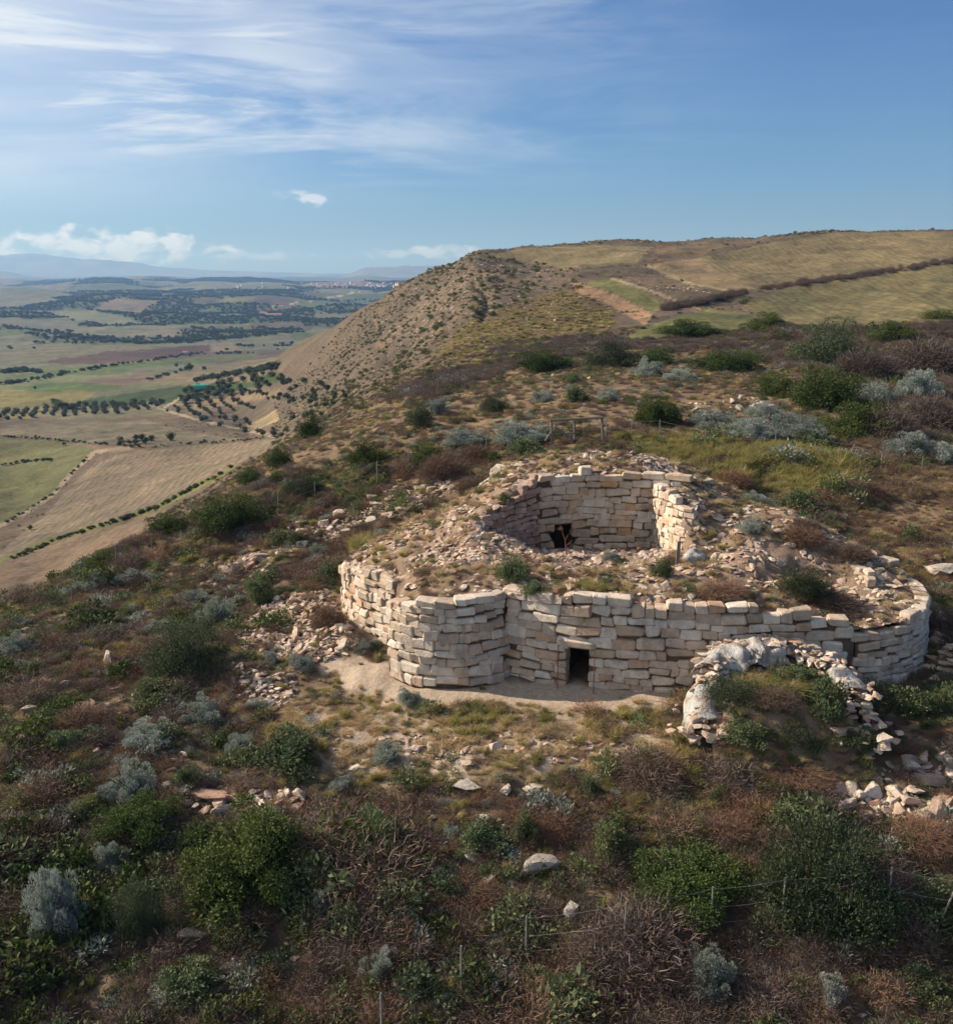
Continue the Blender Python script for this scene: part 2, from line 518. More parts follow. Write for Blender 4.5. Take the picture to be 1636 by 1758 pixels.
def build_ground():
    uu = np.concatenate([np.linspace(-0.95, -0.56, 40)[:-1], np.linspace(-0.56, 0.56, 540), np.linspace(0.56, 0.95, 40)[1:]])
    ly = np.concatenate([np.linspace(math.log(9), math.log(60), 270)[:-1], np.linspace(math.log(60), math.log(620), 330)[:-1],
                         np.linspace(math.log(620), math.log(8000), 230)[:-1], np.linspace(math.log(8000), math.log(24000), 24)])
    yy = np.exp(ly)
    U, Y = np.meshgrid(uu, yy)
    X = U * Y
    Z = H(X, Y)
    n, m = X.shape
    px, py = project(X, Y, Z)
    col = np.empty((n, m, 3))
    col[:] = C_SCRUB
    fur = np.zeros((n, m))
    roc = np.zeros((n, m))
    hill = sstep(95, 150, Y)
    col += (np.array(C_HILL) - np.array(C_SCRUB)) * hill[..., None]
    # valley: patchwork of fields laid out on the plain
    val = sstep(480, 760, Y)
    cx, cy = np.floor(X / 210 + 0.8 * fbm(X / 900, Y / 900, 31, 2)), np.floor(Y / 320 + 0.9 * fbm(X / 1100, Y / 1100, 32, 2) + 0.25 * X / 210)
    big = Y > 2300
    cx = np.where(big, np.floor(X / 420 + 0.8 * fbm(X / 1800, Y / 1800, 33, 2)), cx)
    cy = np.where(big, np.floor(Y / 900 + 0.9 * fbm(X / 2200, Y / 2200, 34, 2) + 0.2 * X / 420), cy)
    pal = np.array([(0.21, 0.19, 0.12), (0.17, 0.18, 0.10), (0.24, 0.20, 0.14), (0.13, 0.16, 0.075), (0.20, 0.20, 0.13), (0.15, 0.12, 0.09), (0.11, 0.14, 0.06), (0.19, 0.19, 0.14)])
    k = (hash2(cx, cy, 77) * 7.999).astype(int)
    col += (pal[k] * 0.62 - col) * val[..., None]
    wood = sstep(0.02, 0.22, fbm(X / (Y * 0.11), np.log(Y) * 11.0, 41, 4)) * sstep(1300, 1600, Y)
    col += (np.array((0.055, 0.075, 0.035)) - col) * (wood * 0.85)[..., None]
    jit = 2.2 * fbm(px / 26.0, py / 14.0, 51, 3)
    for poly, (a, b), c, f in FIELDS:
        k = inpoly(px + jit * 0.9, py + jit * 0.5, poly) & (Y > a) & (Y < b)
        col[k] = np.array(c) * (0.7 if b > 900 else 0.92)
        fur[k] = f
    for pts, wd, (a, b), c in PATHS:
        k = (linedist(px + jit * 0.4, py + jit * 0.3, pts) < wd * (0.7 + 0.2 * jit / 2)) & (Y > a) & (Y < b)
        col[k] = c
        fur[k] = 0
    # the rocky flank of the hill
    rk = inpoly(px + 8 * jit, py + 5 * jit, P((640, 560), (700, 490), (780, 440), (880, 450), (990, 470), (900, 520), (800, 560), (690, 600))) & (Y > 150) & (Y < 500)
    roc[rk] = 1.0
    nr = (Y < 62)
    k = inpoly(px + 9 * jit, py + 6 * jit, SAND) & nr
    sand = np.zeros((n, m))
    sand[k] = 1.0
    k = inpoly(px + 12 * jit, py + 8 * jit, PALE) & nr
    sand[k] = np.maximum(sand[k], 0.68)
    for _ in range(7):
        sand[1:-1, 1:-1] = (sand[1:-1, 1:-1] * 2 + sand[:-2, 1:-1] + sand[2:, 1:-1] + sand[1:-1, :-2] + sand[1:-1, 2:]) / 6
    v = np.stack([X, Y, Z], -1).reshape(-1, 3)
    idx = np.arange(n * m).reshape(n, m)
    f = np.stack([idx[:-1, :-1], idx[:-1, 1:], idx[1:, 1:], idx[1:, :-1]], -1).reshape(-1, 4)
    rgba = np.concatenate([col, np.ones((n, m, 1))], -1)
    msk = np.stack([fur, roc, sand, np.ones((n, m))], -1)
    m_, t, p = material('earth_and_fields')
    a = t.n('ShaderNodeAttribute', attribute_name='col').outputs['Color']
    am = t.n('ShaderNodeAttribute', attribute_name='mask').outputs['Color']
    s = t.n('ShaderNodeSeparateColor')
    t.link(am, s.inputs[0])
    g = t.n('ShaderNodeNewGeometry').outputs['Position']
    n1 = t.noise(g, 0.9, 8, 0.65)
    n2 = t.noise(g, 6.0, 6, 0.7)
    n3 = t.noise(g, 0.022, 7, 0.6)
    n4 = t.noise(g, 0.12, 6, 0.62)
    c = t.mix(1.0, a, t.mix(t.ramp(n1, 0.3, 0.7), (0.72, 0.72, 0.72), (1.28, 1.26, 1.2)), 'MULTIPLY')
    c = t.mix(1.0, c, t.mix(t.ramp(n3, 0.32, 0.68), (0.78, 0.80, 0.80), (1.22, 1.18, 1.12)), 'MULTIPLY')
    c = t.mix(1.0, c, t.mix(t.ramp(n4, 0.32, 0.68), (0.82, 0.85, 0.82), (1.18, 1.15, 1.10)), 'MULTIPLY')
    # furrows and mowing lines
    wv = t.n('ShaderNodeTexWave', wave_type='BANDS', bands_direction='X')
    t.link(t.mapping(g, scale=(0.16, 0.045, 0), rot=(0, 0, R(-12))), wv.inputs['Vector'])
    wv.inputs['Scale'].default_value = 1.0
    wv.inputs['Distortion'].default_value = 2.2
    wv.inputs['Detail'].default_value = 3.0
    c = t.mix(t.math('MULTIPLY', s.outputs[0], t.ramp(wv.outputs[0], 0.35, 0.9)), c, t.mix(1.0, c, (0.80, 0.79, 0.77), 'MULTIPLY'))
    # pale stones breaking out of the rocky flank
    vr = t.n('ShaderNodeTexVoronoi')
    t.link(g, vr.inputs['Vector'])
    vr.inputs['Scale'].default_value = 0.45
    rk = t.math('MULTIPLY', t.ramp(vr.outputs['Distance'], 0.36, 0.20), t.ramp(n1, 0.42, 0.6))
    c = t.mix(t.math('MULTIPLY', rk, s.outputs[1]), c, (0.30, 0.25, 0.21))
    # trodden sand and gravel
    peb = t.n('ShaderNodeTexVoronoi')
    t.link(g, peb.inputs['Vector'])
    peb.inputs['Scale'].default_value = 9.0
    sc = t.mix(t.ramp(n2, 0.3, 0.7), (0.36, 0.27, 0.195), (0.50, 0.395, 0.295))
    sc = t.mix(t.ramp(peb.outputs['Distance'], 0.3, 0.15, 0, 0.5), sc, (0.52, 0.43, 0.34))
    c = t.mix(t.ramp(t.math('ADD', s.outputs[2], t.math('MULTIPLY', t.math('SUBTRACT', n1, 0.5), 1.5)), 0.15, 0.75), c, sc)
    t.link(c, p.inputs['Base Color'])
    bp = t.n('ShaderNodeBump')
    bp.inputs['Strength'].default_value = 0.6
    bp.inputs['Distance'].default_value = 0.12
    t.link(t.math('ADD', n2, t.math('MULTIPLY', n1, 1.5)), bp.inputs['Height'])
    t.link(bp.outputs[0], p.inputs['Normal'])
    p.inputs['Roughness'].default_value = 1.0
    me = mesh_from('ground', v, f, True, [m_], {'col': ('FLOAT_COLOR', rgba), 'mask': ('FLOAT_COLOR', msk)})
    o = link('ground', me)
    tag(o, 'scrubby hilltop ground falling to a patchwork of valley fields', None, None, 'structure')
    return wood


build_ground()

# ------------------------------------------------------------------ far mountains
m_mount, t_, p_ = material('far_mountain')
t_.link(t_.mix(t_.ramp(t_.noise(t_.n('ShaderNodeNewGeometry').outputs['Position'], 0.002, 5), 0.35, 0.65), (0.10, 0.11, 0.07), (0.19, 0.16, 0.11)), p_.inputs['Base Color'])


def mountain(label, prof_px, y0, depth, seed):
    pxs = np.array([p[0] for p in prof_px], float)
    pys = np.array([p[1] for p in prof_px], float)
    q = np.linspace(pxs[0], pxs[-1], 260)
    top = pchip(pxs, pys, q)
    rows = np.linspace(-1, 1, 17)
    vs = []
    for r_ in rows:
        y = y0 + r_ * depth
        x = (q - 818) / F_PX * y * 1.02
        zt = CAM_Z + np.array([tan_of(v) for v in top]) * y0
        lo = -70.0
        e = np.clip(np.minimum(np.arange(260), 259 - np.arange(260)) / 18.0, 0, 1)
        h = (zt - lo) * (1 - abs(r_) ** 1.4) * (0.4 + 0.6 * e)
        h = h * (1 + 0.22 * fbm(x / 900, np.full_like(x, y) / 900, seed, 4) * (abs(r_) > 0.05)) + 5 * fbm(x / 260, np.full_like(x, y) / 300, seed + 9, 3)
        vs.append(np.stack([x, np.full_like(x, y), lo + np.maximum(h, -3)], -1))
    v = np.concatenate(vs)
    idx = np.arange(17 * 260).reshape(17, 260)
    f = np.stack([idx[:-1, :-1], idx[:-1, 1:], idx[1:, 1:], idx[1:, :-1]], -1).reshape(-1, 4)
    tag(link('mountain', mesh_from('mountain', v, f, True, [m_mount])), label, None, None, 'structure')


mountain('long blue mountain ridge on the horizon at the left', [(-700, 452), (-300, 446), (0, 441), (110, 441), (200, 447), (290, 457), (400, 464), (600, 469), (760, 471), (1000, 474)], 19000, 2600, 61)
mountain('flat-topped blue mesa on the horizon beside the hill', [(540, 484), (600, 473), (640, 459), (690, 457.5), (760, 455.5), (840, 454), (1000, 456), (1200, 470)], 14500, 1500, 62)
mountain('low rounded blue hill at the left edge of the horizon', [(-300, 470), (-60, 467), (45, 466), (75, 472), (140, 480)], 12500, 900, 63)
mountain('low blue hills in front of the long ridge', [(200, 483), (300, 475), (380, 477), (430, 475), (500, 484)], 12000, 800, 64)

# ------------------------------------------------------------------ haze
hz = MB()
hz.box((0, 11950, 175), (47400, 24150, 520))
m_haze = bpy.data.materials.new('haze_air')
m_haze.use_nodes = True
th = m_haze.node_tree
for n_ in list(th.nodes):
    th.nodes.remove(n_)
vo = th.nodes.new('ShaderNodeVolumePrincipled')
vo.inputs['Color'].default_value = (0.28, 0.53, 1.0, 1)
vo.inputs['Absorption Color'].default_value = (0.45, 0.5, 0.6, 1)
vo.inputs['Density'].default_value = 8.5e-5
vo.inputs['Anisotropy'].default_value = 0.2
oo = th.nodes.new('ShaderNodeOutputMaterial')
th.links.new(vo.outputs[0], oo.inputs['Volume'])
hzo = hz.build('haze', m_haze)
tag(hzo, 'thin blue haze lying over the valley and the horizon', None, None, 'stuff')
# ------------------------------------------------------------------ stone
def stone_mat(name, lo, mid, hi, rust, bump=0.8):
    m, t, p = material(name)
    g = t.n('ShaderNodeNewGeometry').outputs['Position']
    rnd = t.n('ShaderNodeObjectInfo').outputs['Random']
    at = t.n('ShaderNodeAttribute', attribute_name='rnd').outputs['Fac']
    r = t.math('FRACT', t.math('ADD', rnd, at))
    cr = t.n('ShaderNodeValToRGB')
    e = cr.color_ramp.elements
    e[0].position, e[0].color = 0.0, (*lo, 1)
    e[1].position, e[1].color = 1.0, (*hi, 1)
    for pos, c in ((0.28, mid), (0.62, hi), (0.82, rust), (0.90, mid)):
        x = cr.color_ramp.elements.new(pos)
        x.color = (*c, 1)
    t.link(r, cr.inputs[0])
    n1 = t.noise(g, 2.2, 6, 0.62)
    n2 = t.noise(g, 14.0, 6, 0.7)
    n3 = t.noise(g, 0.7, 4, 0.6)
    c = t.mix(1.0, cr.outputs[0], t.mix(t.ramp(n1, 0.32, 0.68), (0.80, 0.79, 0.78), (1.16, 1.14, 1.12)), 'MULTIPLY')
    c = t.mix(t.ramp(n3, 0.52, 0.72, 0, 0.42), c, rust)
    c = t.mix(t.ramp(n2, 0.54, 0.72, 0, 0.6), c, (0.19, 0.15, 0.115))     # pits and lichen
    c = t.mix(t.ramp(t.noise(t.mapping(g, scale=(1, 1, 0.35)), 1.6, 6, 0.65), 0.52, 0.68, 0, 0.5), c, (0.215, 0.18, 0.15))     # grey weather stains
    c = t.mix(t.ramp(t.noise(g, 6.0, 5, 0.6), 0.60, 0.74, 0, 0.4), c, (0.66, 0.61, 0.54))
    t.link(c, p.inputs['Base Color'])
    b = t.n('ShaderNodeBump')
    b.inputs['Strength'].default_value = bump
    b.inputs['Distance'].default_value = 0.07
    t.link(t.math('ADD', t.math('MULTIPLY', n2, 0.6), n1), b.inputs['Height'])
    t.link(b.outputs[0], p.inputs['Normal'])
    return m


M_STONE = stone_mat('limestone', (0.43, 0.33, 0.245), (0.58, 0.47, 0.365), (0.72, 0.63, 0.52), (0.50, 0.33, 0.215))
M_CHAMB = stone_mat('sheltered_limestone', (0.43, 0.335, 0.245), (0.57, 0.455, 0.335), (0.70, 0.61, 0.49), (0.53, 0.335, 0.175))
M_RUBBLE = stone_mat('weathered_rubble', (0.38, 0.26, 0.19), (0.50, 0.375, 0.28), (0.66, 0.56, 0.45), (0.42, 0.24, 0.16))
M_GREY = stone_mat('grey_boulder', (0.33, 0.29, 0.25), (0.42, 0.36, 0.30), (0.52, 0.46, 0.39), (0.38, 0.28, 0.20))


def earth_mat(name, a, b, c_=None):
    m, t, p = material(name)
    g = t.n('ShaderNodeNewGeometry').outputs['Position']
    c = t.mix(t.ramp(t.noise(g, 3.0, 8, 0.7), 0.3, 0.7), a, b)
    if c_:
        c = t.mix(t.ramp(t.noise(g, 0.8, 5, 0.6), 0.5, 0.66), c, c_)
    t.link(c, p.inputs['Base Color'])
    bp = t.n('ShaderNodeBump')
    bp.inputs['Strength'].default_value = 0.8
    bp.inputs['Distance'].default_value = 0.08
    t.link(t.noise(g, 9.0, 6, 0.7), bp.inputs['Height'])
    t.link(bp.outputs[0], p.inputs['Normal'])
    return m


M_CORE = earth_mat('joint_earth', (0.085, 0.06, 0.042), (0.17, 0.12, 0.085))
M_FILL = earth_mat('rubble_earth', (0.20, 0.132, 0.088), (0.33, 0.235, 0.165), (0.20, 0.145, 0.085))


def block(seed, chamfer, jit):
    """a worn squared block in a unit box, 44 triangles"""
    r = random.Random(seed)
    corner = {}
    for sx in (-1, 1):
        for sy in (-1, 1):
            for sz in (-1, 1):
                corner[sx, sy, sz] = tuple(r.uniform(-j, j) for j in jit)
    vs, ix, own = [], {}, []
    for (sx, sy, sz), (jx, jy, jz) in corner.items():
        c3 = [q * r.uniform(0.6, 1.35) for q in chamfer]
        for k in range(3):
            q = [sx * 0.5, sy * 0.5, sz * 0.5]
            for a in range(3):
                if a != k:
                    q[a] -= (sx, sy, sz)[a] * c3[a] * 0.5
            ix[sx, sy, sz, k] = len(vs)
            vs.append((q[0] + jx, q[1] + jy, q[2] + jz))
            own.append((k, (sx, sy, sz)[k]))
    fs, fn = [], {}
    for k in range(3):
        a, b = [(1, 2), (2, 0), (0, 1)][k]
        for s in (-1, 1):
            f = []
            for p in ((-1, -1), (1, -1), (1, 1), (-1, 1)):
                key = [0, 0, 0]
                key[k], key[a], key[b] = s, p[0], p[1]
                f.append(ix[key[0], key[1], key[2], k])
            fs.append(tuple(f if s > 0 else f[::-1]))
            a_, b_, c_, d_ = (Vector(vs[i]) for i in f)
            fn[k, s] = tuple(((c_ - a_).cross(d_ - b_) * s).normalized())
    for k in range(3):                       # the edges run along axis k
        a, b = [(1, 2), (2, 0), (0, 1)][k]
        for sa in (-1, 1):
            for sb in (-1, 1):
                k0, k1 = [0, 0, 0], [0, 0, 0]
                k0[k], k1[k] = -1, 1
                k0[a] = k1[a] = sa
                k0[b] = k1[b] = sb
                f = (ix[(*k0, a)], ix[(*k1, a)], ix[(*k1, b)], ix[(*k0, b)])
                fs.append(f if sa * sb < 0 else f[::-1])
    for (sx, sy, sz) in corner:
        f = (ix[sx, sy, sz, 0], ix[sx, sy, sz, 1], ix[sx, sy, sz, 2])
        fs.append(f if sx * sy * sz > 0 else f[::-1])
    return vs, fs, [fn[o] for o in own]


def block_meshes(mat, n, chamfer, jit, seed):
    out = []
    for k in range(n):
        v, f, nr = block(seed + k, chamfer, jit)
        me = mesh_from('stone_block', v, f, True, [mat])
        me.normals_split_custom_set_from_vertices(nr)      # flat faces, rounded edges
        out.append(me)
    return out


def ico(sub):
    import bmesh
    bm = bmesh.new()
    bmesh.ops.create_icosphere(bm, subdivisions=sub, radius=0.5)
    v = np.array([p.co[:] for p in bm.verts])
    f = np.array([[q.index for q in p.verts] for p in bm.faces])
    bm.free()
    return v, f


ICO = {k: ico(k) for k in (1, 2, 3)}


def rock_meshes(mat, n, sub, seed, cuts=11, rough=0.05):
    """broken rocks: a ball cut by random planes"""
    out = []
    for k in range(n):
        r = np.random.default_rng(seed + k)
        v = ICO[sub][0].copy() * 1.5
        pl = r.normal(size=(cuts, 3))
        pl /= np.linalg.norm(pl, axis=1, keepdims=True)
        pl = np.concatenate([pl, [[0, 0, 1], [0, 0, -1]]])
        ds = np.concatenate([r.uniform(0.22, 0.42, cuts), [r.uniform(0.26, 0.38), 0.34]])
        for p, d in zip(pl, ds):
            e = v @ p - d
            v -= np.maximum(e, 0)[:, None] * p
        v += rough * 0.5 * r.normal(size=v.shape) * 0.6
        out.append(mesh_from('broken_rock', v, ICO[sub][1], False, [mat]))
    return out


B_STONE = block_meshes(M_STONE, 26, (0.22, 0.30, 0.40), (0.075, 0.085, 0.125), 100)
B_CHAMB = block_meshes(M_CHAMB, 22, (0.22, 0.30, 0.40), (0.075, 0.085, 0.125), 200)
M_PINK_SHADE = stone_mat('pinkish_limestone_shade_tone', (0.30, 0.20, 0.155), (0.40, 0.28, 0.22), (0.47, 0.345, 0.275), (0.36, 0.20, 0.14))  # pinkish stone, its colour darkened to carry the shade on the chamber's left wall
B_PINK_SHADE = block_meshes(M_PINK_SHADE, 12, (0.22, 0.30, 0.40), (0.075, 0.085, 0.125), 260)
B_RUB = rock_meshes(M_RUBBLE, 16, 2, 300)
B_GREY = rock_meshes(M_GREY, 10, 3, 400, 13, 0.035)
B_BIG = rock_meshes(M_RUBBLE, 10, 3, 450, 13, 0.035)


def polyline(pts, n=400):
    pts = np.array(pts, float)
    s = np.concatenate([[0], np.cumsum(np.hypot(*np.diff(pts, axis=0).T))])
    q = np.linspace(0, s[-1], n)
    # smooth through the points
    x, y = np.interp(q, s, pts[:, 0]), np.interp(q, s, pts[:, 1])
    return q, x, y


class Path:
    """a wall line in plan; the outside is on the right hand when walking along it"""
    def __init__(self, pts):
        self.s, self.x, self.y = polyline(pts)
        k = 9
        ker = np.ones(k) / k
        for nm in ('x', 'y'):
            a = getattr(self, nm)
            b = np.convolve(np.pad(a, k // 2, mode='edge'), ker, 'valid')
            b[0], b[-1] = a[0], a[-1]
            setattr(self, nm, b)
        self.L = self.s[-1]

    def at(self, s):
        x, y = np.interp(s, self.s, self.x), np.interp(s, self.s, self.y)
        e = 0.12
        tx = np.interp(min(s + e, self.L), self.s, self.x) - np.interp(max(s - e, 0), self.s, self.x)
        ty = np.interp(min(s + e, self.L), self.s, self.y) - np.interp(max(s - e, 0), self.s, self.y)
        l = math.hypot(tx, ty)
        return Vector((x, y, 0)), Vector((tx / l, ty / l, 0)), Vector((ty / l, -tx / l, 0))


STUFF_STONES = []


def wall(part_name, parent, pts, z_base, z_top, mats, course=0.42, length=(0.55, 1.35), batter=0.05, depth=0.55, gaps=(), rough=0.03,
         seed=1, label=None, ragged=0.5, core_mat=None, thick=0.7):
    """a dry-stone face: an earth core strip as the part and every stone as its child; z_base/z_top take the share 0..1 along the wall"""
    rr = random.Random(seed)
    pa = Path(pts)
    # core behind the stones, cut at the gaps
    mb = MB()
    N = max(8, int(pa.L / 0.3))
    for i in range(N):
        s0, s1 = pa.L * i / N, pa.L * (i + 1) / N
        pieces = [(None, None)]
        for g in gaps:
            if s0 < g[1] and s1 > g[0]:
                pieces = [(None, g[2]), (g[3], None)]
        for lo, hi in pieces:
            ring = []
            for s in (s0, s1):
                p, t, n = pa.at(s)
                f = s / pa.L
                a = z_base(f) - 0.5 if lo is None else lo
                b = z_top(f) - 0.40 if hi is None else hi
                if b <= a:
                    b = a + 0.01
                for z in (a, b):
                    inset = 0.10 + batter * max(0, z - z_base(f))
                    o, i2 = p - n * inset, p - n * (inset + thick)
                    ring += [(o.x, o.y, z), (i2.x, i2.y, z)]
            # 0 outer low s0, 1 inner low, 2 outer hi, 3 inner hi, then the same at s1
            mb.add(ring, [(0, 4, 6, 2), (1, 3, 7, 5), (2, 6, 7, 3), (0, 1, 5, 4), (0, 2, 3, 1), (4, 5, 7, 6)])
    core = mb.build(part_name, core_mat or M_CORE, parent)
    if label:
        core['label'] = label
    count = 0
    z_min = min(z_base(f / 20) for f in range(21))
    z_max = max(z_top(f / 20) for f in range(21))
    z = z_min - 0.15
    row = 0
    while z < z_max:
        h = course * rr.uniform(0.72, 1.25)
        s = -rr.uniform(0, 0.5)
        while s < pa.L:
            l = rr.uniform(*length) * (1.0 if rr.random() > 0.2 else 0.62)
            c = s + l / 2
            s += l
            if c < 0.05 or c > pa.L - 0.05:
                continue
            f = c / pa.L
            wob = (0.11 * math.sin(c * 0.9 + row * 0.5 + seed) + 0.05 * math.sin(c * 2.7 + row * 1.9)) * course / 0.42
            zc = z + h / 2 + wob
            zt = z_top(f)
            if zc < z_base(f) - 0.12 or zc > zt - h * 0.25 + rr.uniform(-0.25, 0.12) * ragged:
                continue
            if any(c + l * 0.5 > g[0] and c - l * 0.5 < g[1] and zc + h * 0.4 > g[2] and zc - h * 0.4 < g[3] for g in gaps):
                # shorten the stone to the jamb
                g = [g for g in gaps if c + l * 0.5 > g[0] and c - l * 0.5 < g[1]][0]
                if c < g[0]:
                    l2 = g[0] - (c - l / 2)
                    c = c - l / 2 + l2 / 2
                elif c > g[1]:
                    l2 = (c + l / 2) - g[1]
                    c = c + l / 2 - l2 / 2
                else:
                    continue
                if l2 < 0.22:
                    continue
                l = l2
            p, t, n = pa.at(c)
            d = depth * rr.uniform(0.85, 1.1)
            q = p - n * (d / 2 + batter * (zc - z_base(f)) - rr.uniform(-rough, rough))
            o = link('stone', rr.choice(mats), core, (q.x, q.y, zc))
            o.rotation_euler = (rr.uniform(-0.06, 0.06), rr.uniform(-0.055, 0.055), math.atan2(t.y, t.x) + rr.uniform(-0.03, 0.03) + (math.pi if rr.random() < 0.5 else 0))
            o.scale = (l * 1.05, d, h * rr.uniform(0.94, 1.16))
            count += 1
        z += h * 0.97
        row += 1
    return core, pa, count


def const(v):
    return lambda f: v


def prof_f(*pts):
    xs, ys = [p[0] for p in pts], [p[1] for p in pts]
    return lambda f: float(np.interp(f, xs, ys))


def arc(cx, cy, r, a0, a1, n=24):
    return [(cx + r * math.cos(R(a0 + (a1 - a0) * k / n)), cy + r * math.sin(R(a0 + (a1 - a0) * k / n))) for k in range(n + 1)]


def empty(name, loc=(0, 0, 0)):
    e = bpy.data.objects.new(name, None)
    e.empty_display_size = 0.3
    COL.objects.link(e)
    e.location = loc
    return e


# ---- plan of the ruin
TC, TR = (-0.85, 36.1), 2.6                     # left tower
RC, RR_ = (12.15, 37.0), 4.25                   # right tower
tower_pts = arc(*TC, TR, 205, 322, 30)
side_pts = [(-5.7, 42.0), (-5.35, 40.6), (-4.5, 38.9), (-3.1, 37.3)]
curtain_pts = [(1.0, 34.45), (2.2, 33.75), (3.6, 33.2), (5.2, 32.85), (7.0, 32.65), (8.8, 32.55), (10.4, 32.6)] + arc(*RC, RR_, 262, 275, 4)
right_pts = arc(*RC, RR_, 276, 392, 40)

bastion = empty('stone_bastion', (0, 0, 0))
tag(bastion, 'ruined pale limestone bastion with two rounded corner towers and a small dark doorway', 'ruin')
n_st = 0
twr, _, n_ = wall('tower_wall', bastion, tower_pts, const(-0.15), prof_f((0, 2.35), (0.2, 2.55), (0.5, 2.85), (0.8, 2.95), (1, 3.1)), B_STONE, 0.32, (0.36, 0.85), seed=5, ragged=0.1)
n_st += n_
# the doorway through the curtain
pa_c = Path(curtain_pts)
ss = np.linspace(0, pa_c.L, 2000)
dpx = np.array([project(*(pa_c.at(s)[0].xy), 0.4)[0] for s in ss])
D0, D1 = float(ss[np.argmin(abs(dpx - 970))]), float(ss[np.argmin(abs(dpx - 1009))])
DOOR_TOP = 1.18
curt, _, n_ = wall('curtain_wall', bastion, curtain_pts, const(-0.25), prof_f((0, 3.15), (0.25, 3.05), (0.5, 2.98), (0.75, 2.85), (0.95, 2.55), (1, 2.3)), B_STONE, 0.335, (0.38, 1.0), seed=12,
                   gaps=[(D0, D1, -0.4, DOOR_TOP)], ragged=0.08)
n_st += n_
rgt, _, n_ = wall('tower_wall', bastion, right_pts, prof_f((0, -0.1), (0.5, 0.2), (1, 0.9)), prof_f((0, 2.12), (0.2, 2.08), (0.5, 2.35), (0.75, 2.6), (1, 2.9)), B_STONE, 0.31, (0.36, 0.85), seed=21, ragged=0.15)
n_st += n_
sid, _, n_ = wall('side_wall', bastion, side_pts, prof_f((0, 0.2), (1, -0.2)), prof_f((0, 2.0), (0.4, 2.25), (1, 2.65)), B_STONE, 0.33, (0.3, 0.75), seed=33, rough=0.09, ragged=0.5)
n_st += n_
# lintel and the dark passage behind the doorway
pm, tm, nm = pa_c.at((D0 + D1) / 2)
ang = math.atan2(tm.y, tm.x)
lin = link('lintel', B_STONE[3], curt, (pm.x - nm.x * 0.34, pm.y - nm.y * 0.34, DOOR_TOP + 0.17))
lin.rotation_euler = (0, 0, ang)
lin.scale = (1.45, 0.6, 0.36)
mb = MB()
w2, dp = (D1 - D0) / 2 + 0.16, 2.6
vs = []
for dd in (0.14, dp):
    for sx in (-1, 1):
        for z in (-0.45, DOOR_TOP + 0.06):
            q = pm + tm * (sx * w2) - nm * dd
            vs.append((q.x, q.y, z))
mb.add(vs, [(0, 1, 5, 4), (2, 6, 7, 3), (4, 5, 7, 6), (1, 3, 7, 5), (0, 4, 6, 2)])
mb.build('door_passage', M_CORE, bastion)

# ---- the rubble filling, modelled as one uneven surface with the chamber sunk into it
CH = [(2.45, 42.7), (-0.3, 40.05), (0.3, 39.0), (3.0, 38.2), (6.5, 38.0), (8.1, 38.6), (8.15, 39.75), (7.85, 40.8), (7.6, 42.2), (7.4, 43.2), (6.4, 43.5), (5.2, 43.6), (4.1, 43.5), (3.1, 43.2)]
MC = np.array([
    (1.4, 35.2, 2.92), (3.4, 34.0, 2.86), (5.5, 33.6, 2.80), (8, 33.4, 2.70), (10.4, 33.4, 2.42), (12.2, 33.7, 2.12), (14.6, 34.7, 2.2), (15.8, 36.5, 2.35), (15.9, 38.5, 2.6), (15.2, 40.4, 2.85),
    (-0.9, 34.2, 2.58), (-2.9, 36, 2.3), (-0.9, 36.3, 3.05), (-3, 38.6, 2.55), (-4.9, 41.2, 2.15), (-1, 39, 3.25), (1.2, 37.5, 3.05), (1.8, 38.2, 2.9), (1, 33.9, 2.8),
    (3, 37.0, 3.0), (6, 36.6, 2.95), (4.5, 38.0, 2.8), (4.5, 35.6, 3.1), (7.8, 36.5, 3.1), (8.3, 38.0, 2.95),
    (1.6, 42.3, 4.95), (-0.2, 40.7, 4.0), (0.5, 42, 4.5), (-0.7, 42.4, 4.0), (-2.3, 41.6, 3.1), (-4.6, 43.6, 2.1), (-2, 44.5, 3.0),
    (2.4, 43.6, 5.2), (4.8, 44.4, 5.35), (4.6, 47, 5.55), (7.4, 46.8, 5.45), (2.4, 45.0, 5.3), (7.4, 43.6, 5.05), (1.6, 46, 5.3), (0.4, 46.6, 4.2), (-0.6, 47.6, 3.2), (4.5, 49.6, 4.6), (9.2, 46.4, 5.1), (10.6, 47.6, 4.3),
    (8.5, 41.8, 4.9), (8.6, 40.6, 4.65), (9.3, 40.6, 4.35), (9.2, 38.7, 3.35), (9.9, 37.4, 3.35), (10.8, 42.4, 3.75), (11.6, 40.4, 3.9), (14.2, 40.6, 3.4), (14.4, 38.2, 3.15), (10.4, 38.0, 3.4), (13, 43, 3.7), (12, 45.6, 3.7), (9.6, 43.8, 4.1),
    (12.4, 36.7, 2.25), (12.9, 35.6, 2.2), (11.2, 35.6, 2.6),
    (-6, 44.5, 1.1), (-4, 49, 1.7), (0.5, 52, 2.6), (6, 53, 3.0), (11, 52, 2.9), (15, 47.4, 2.2), (17.4, 43, 1.3), (-7, 41.8, 0.4)])


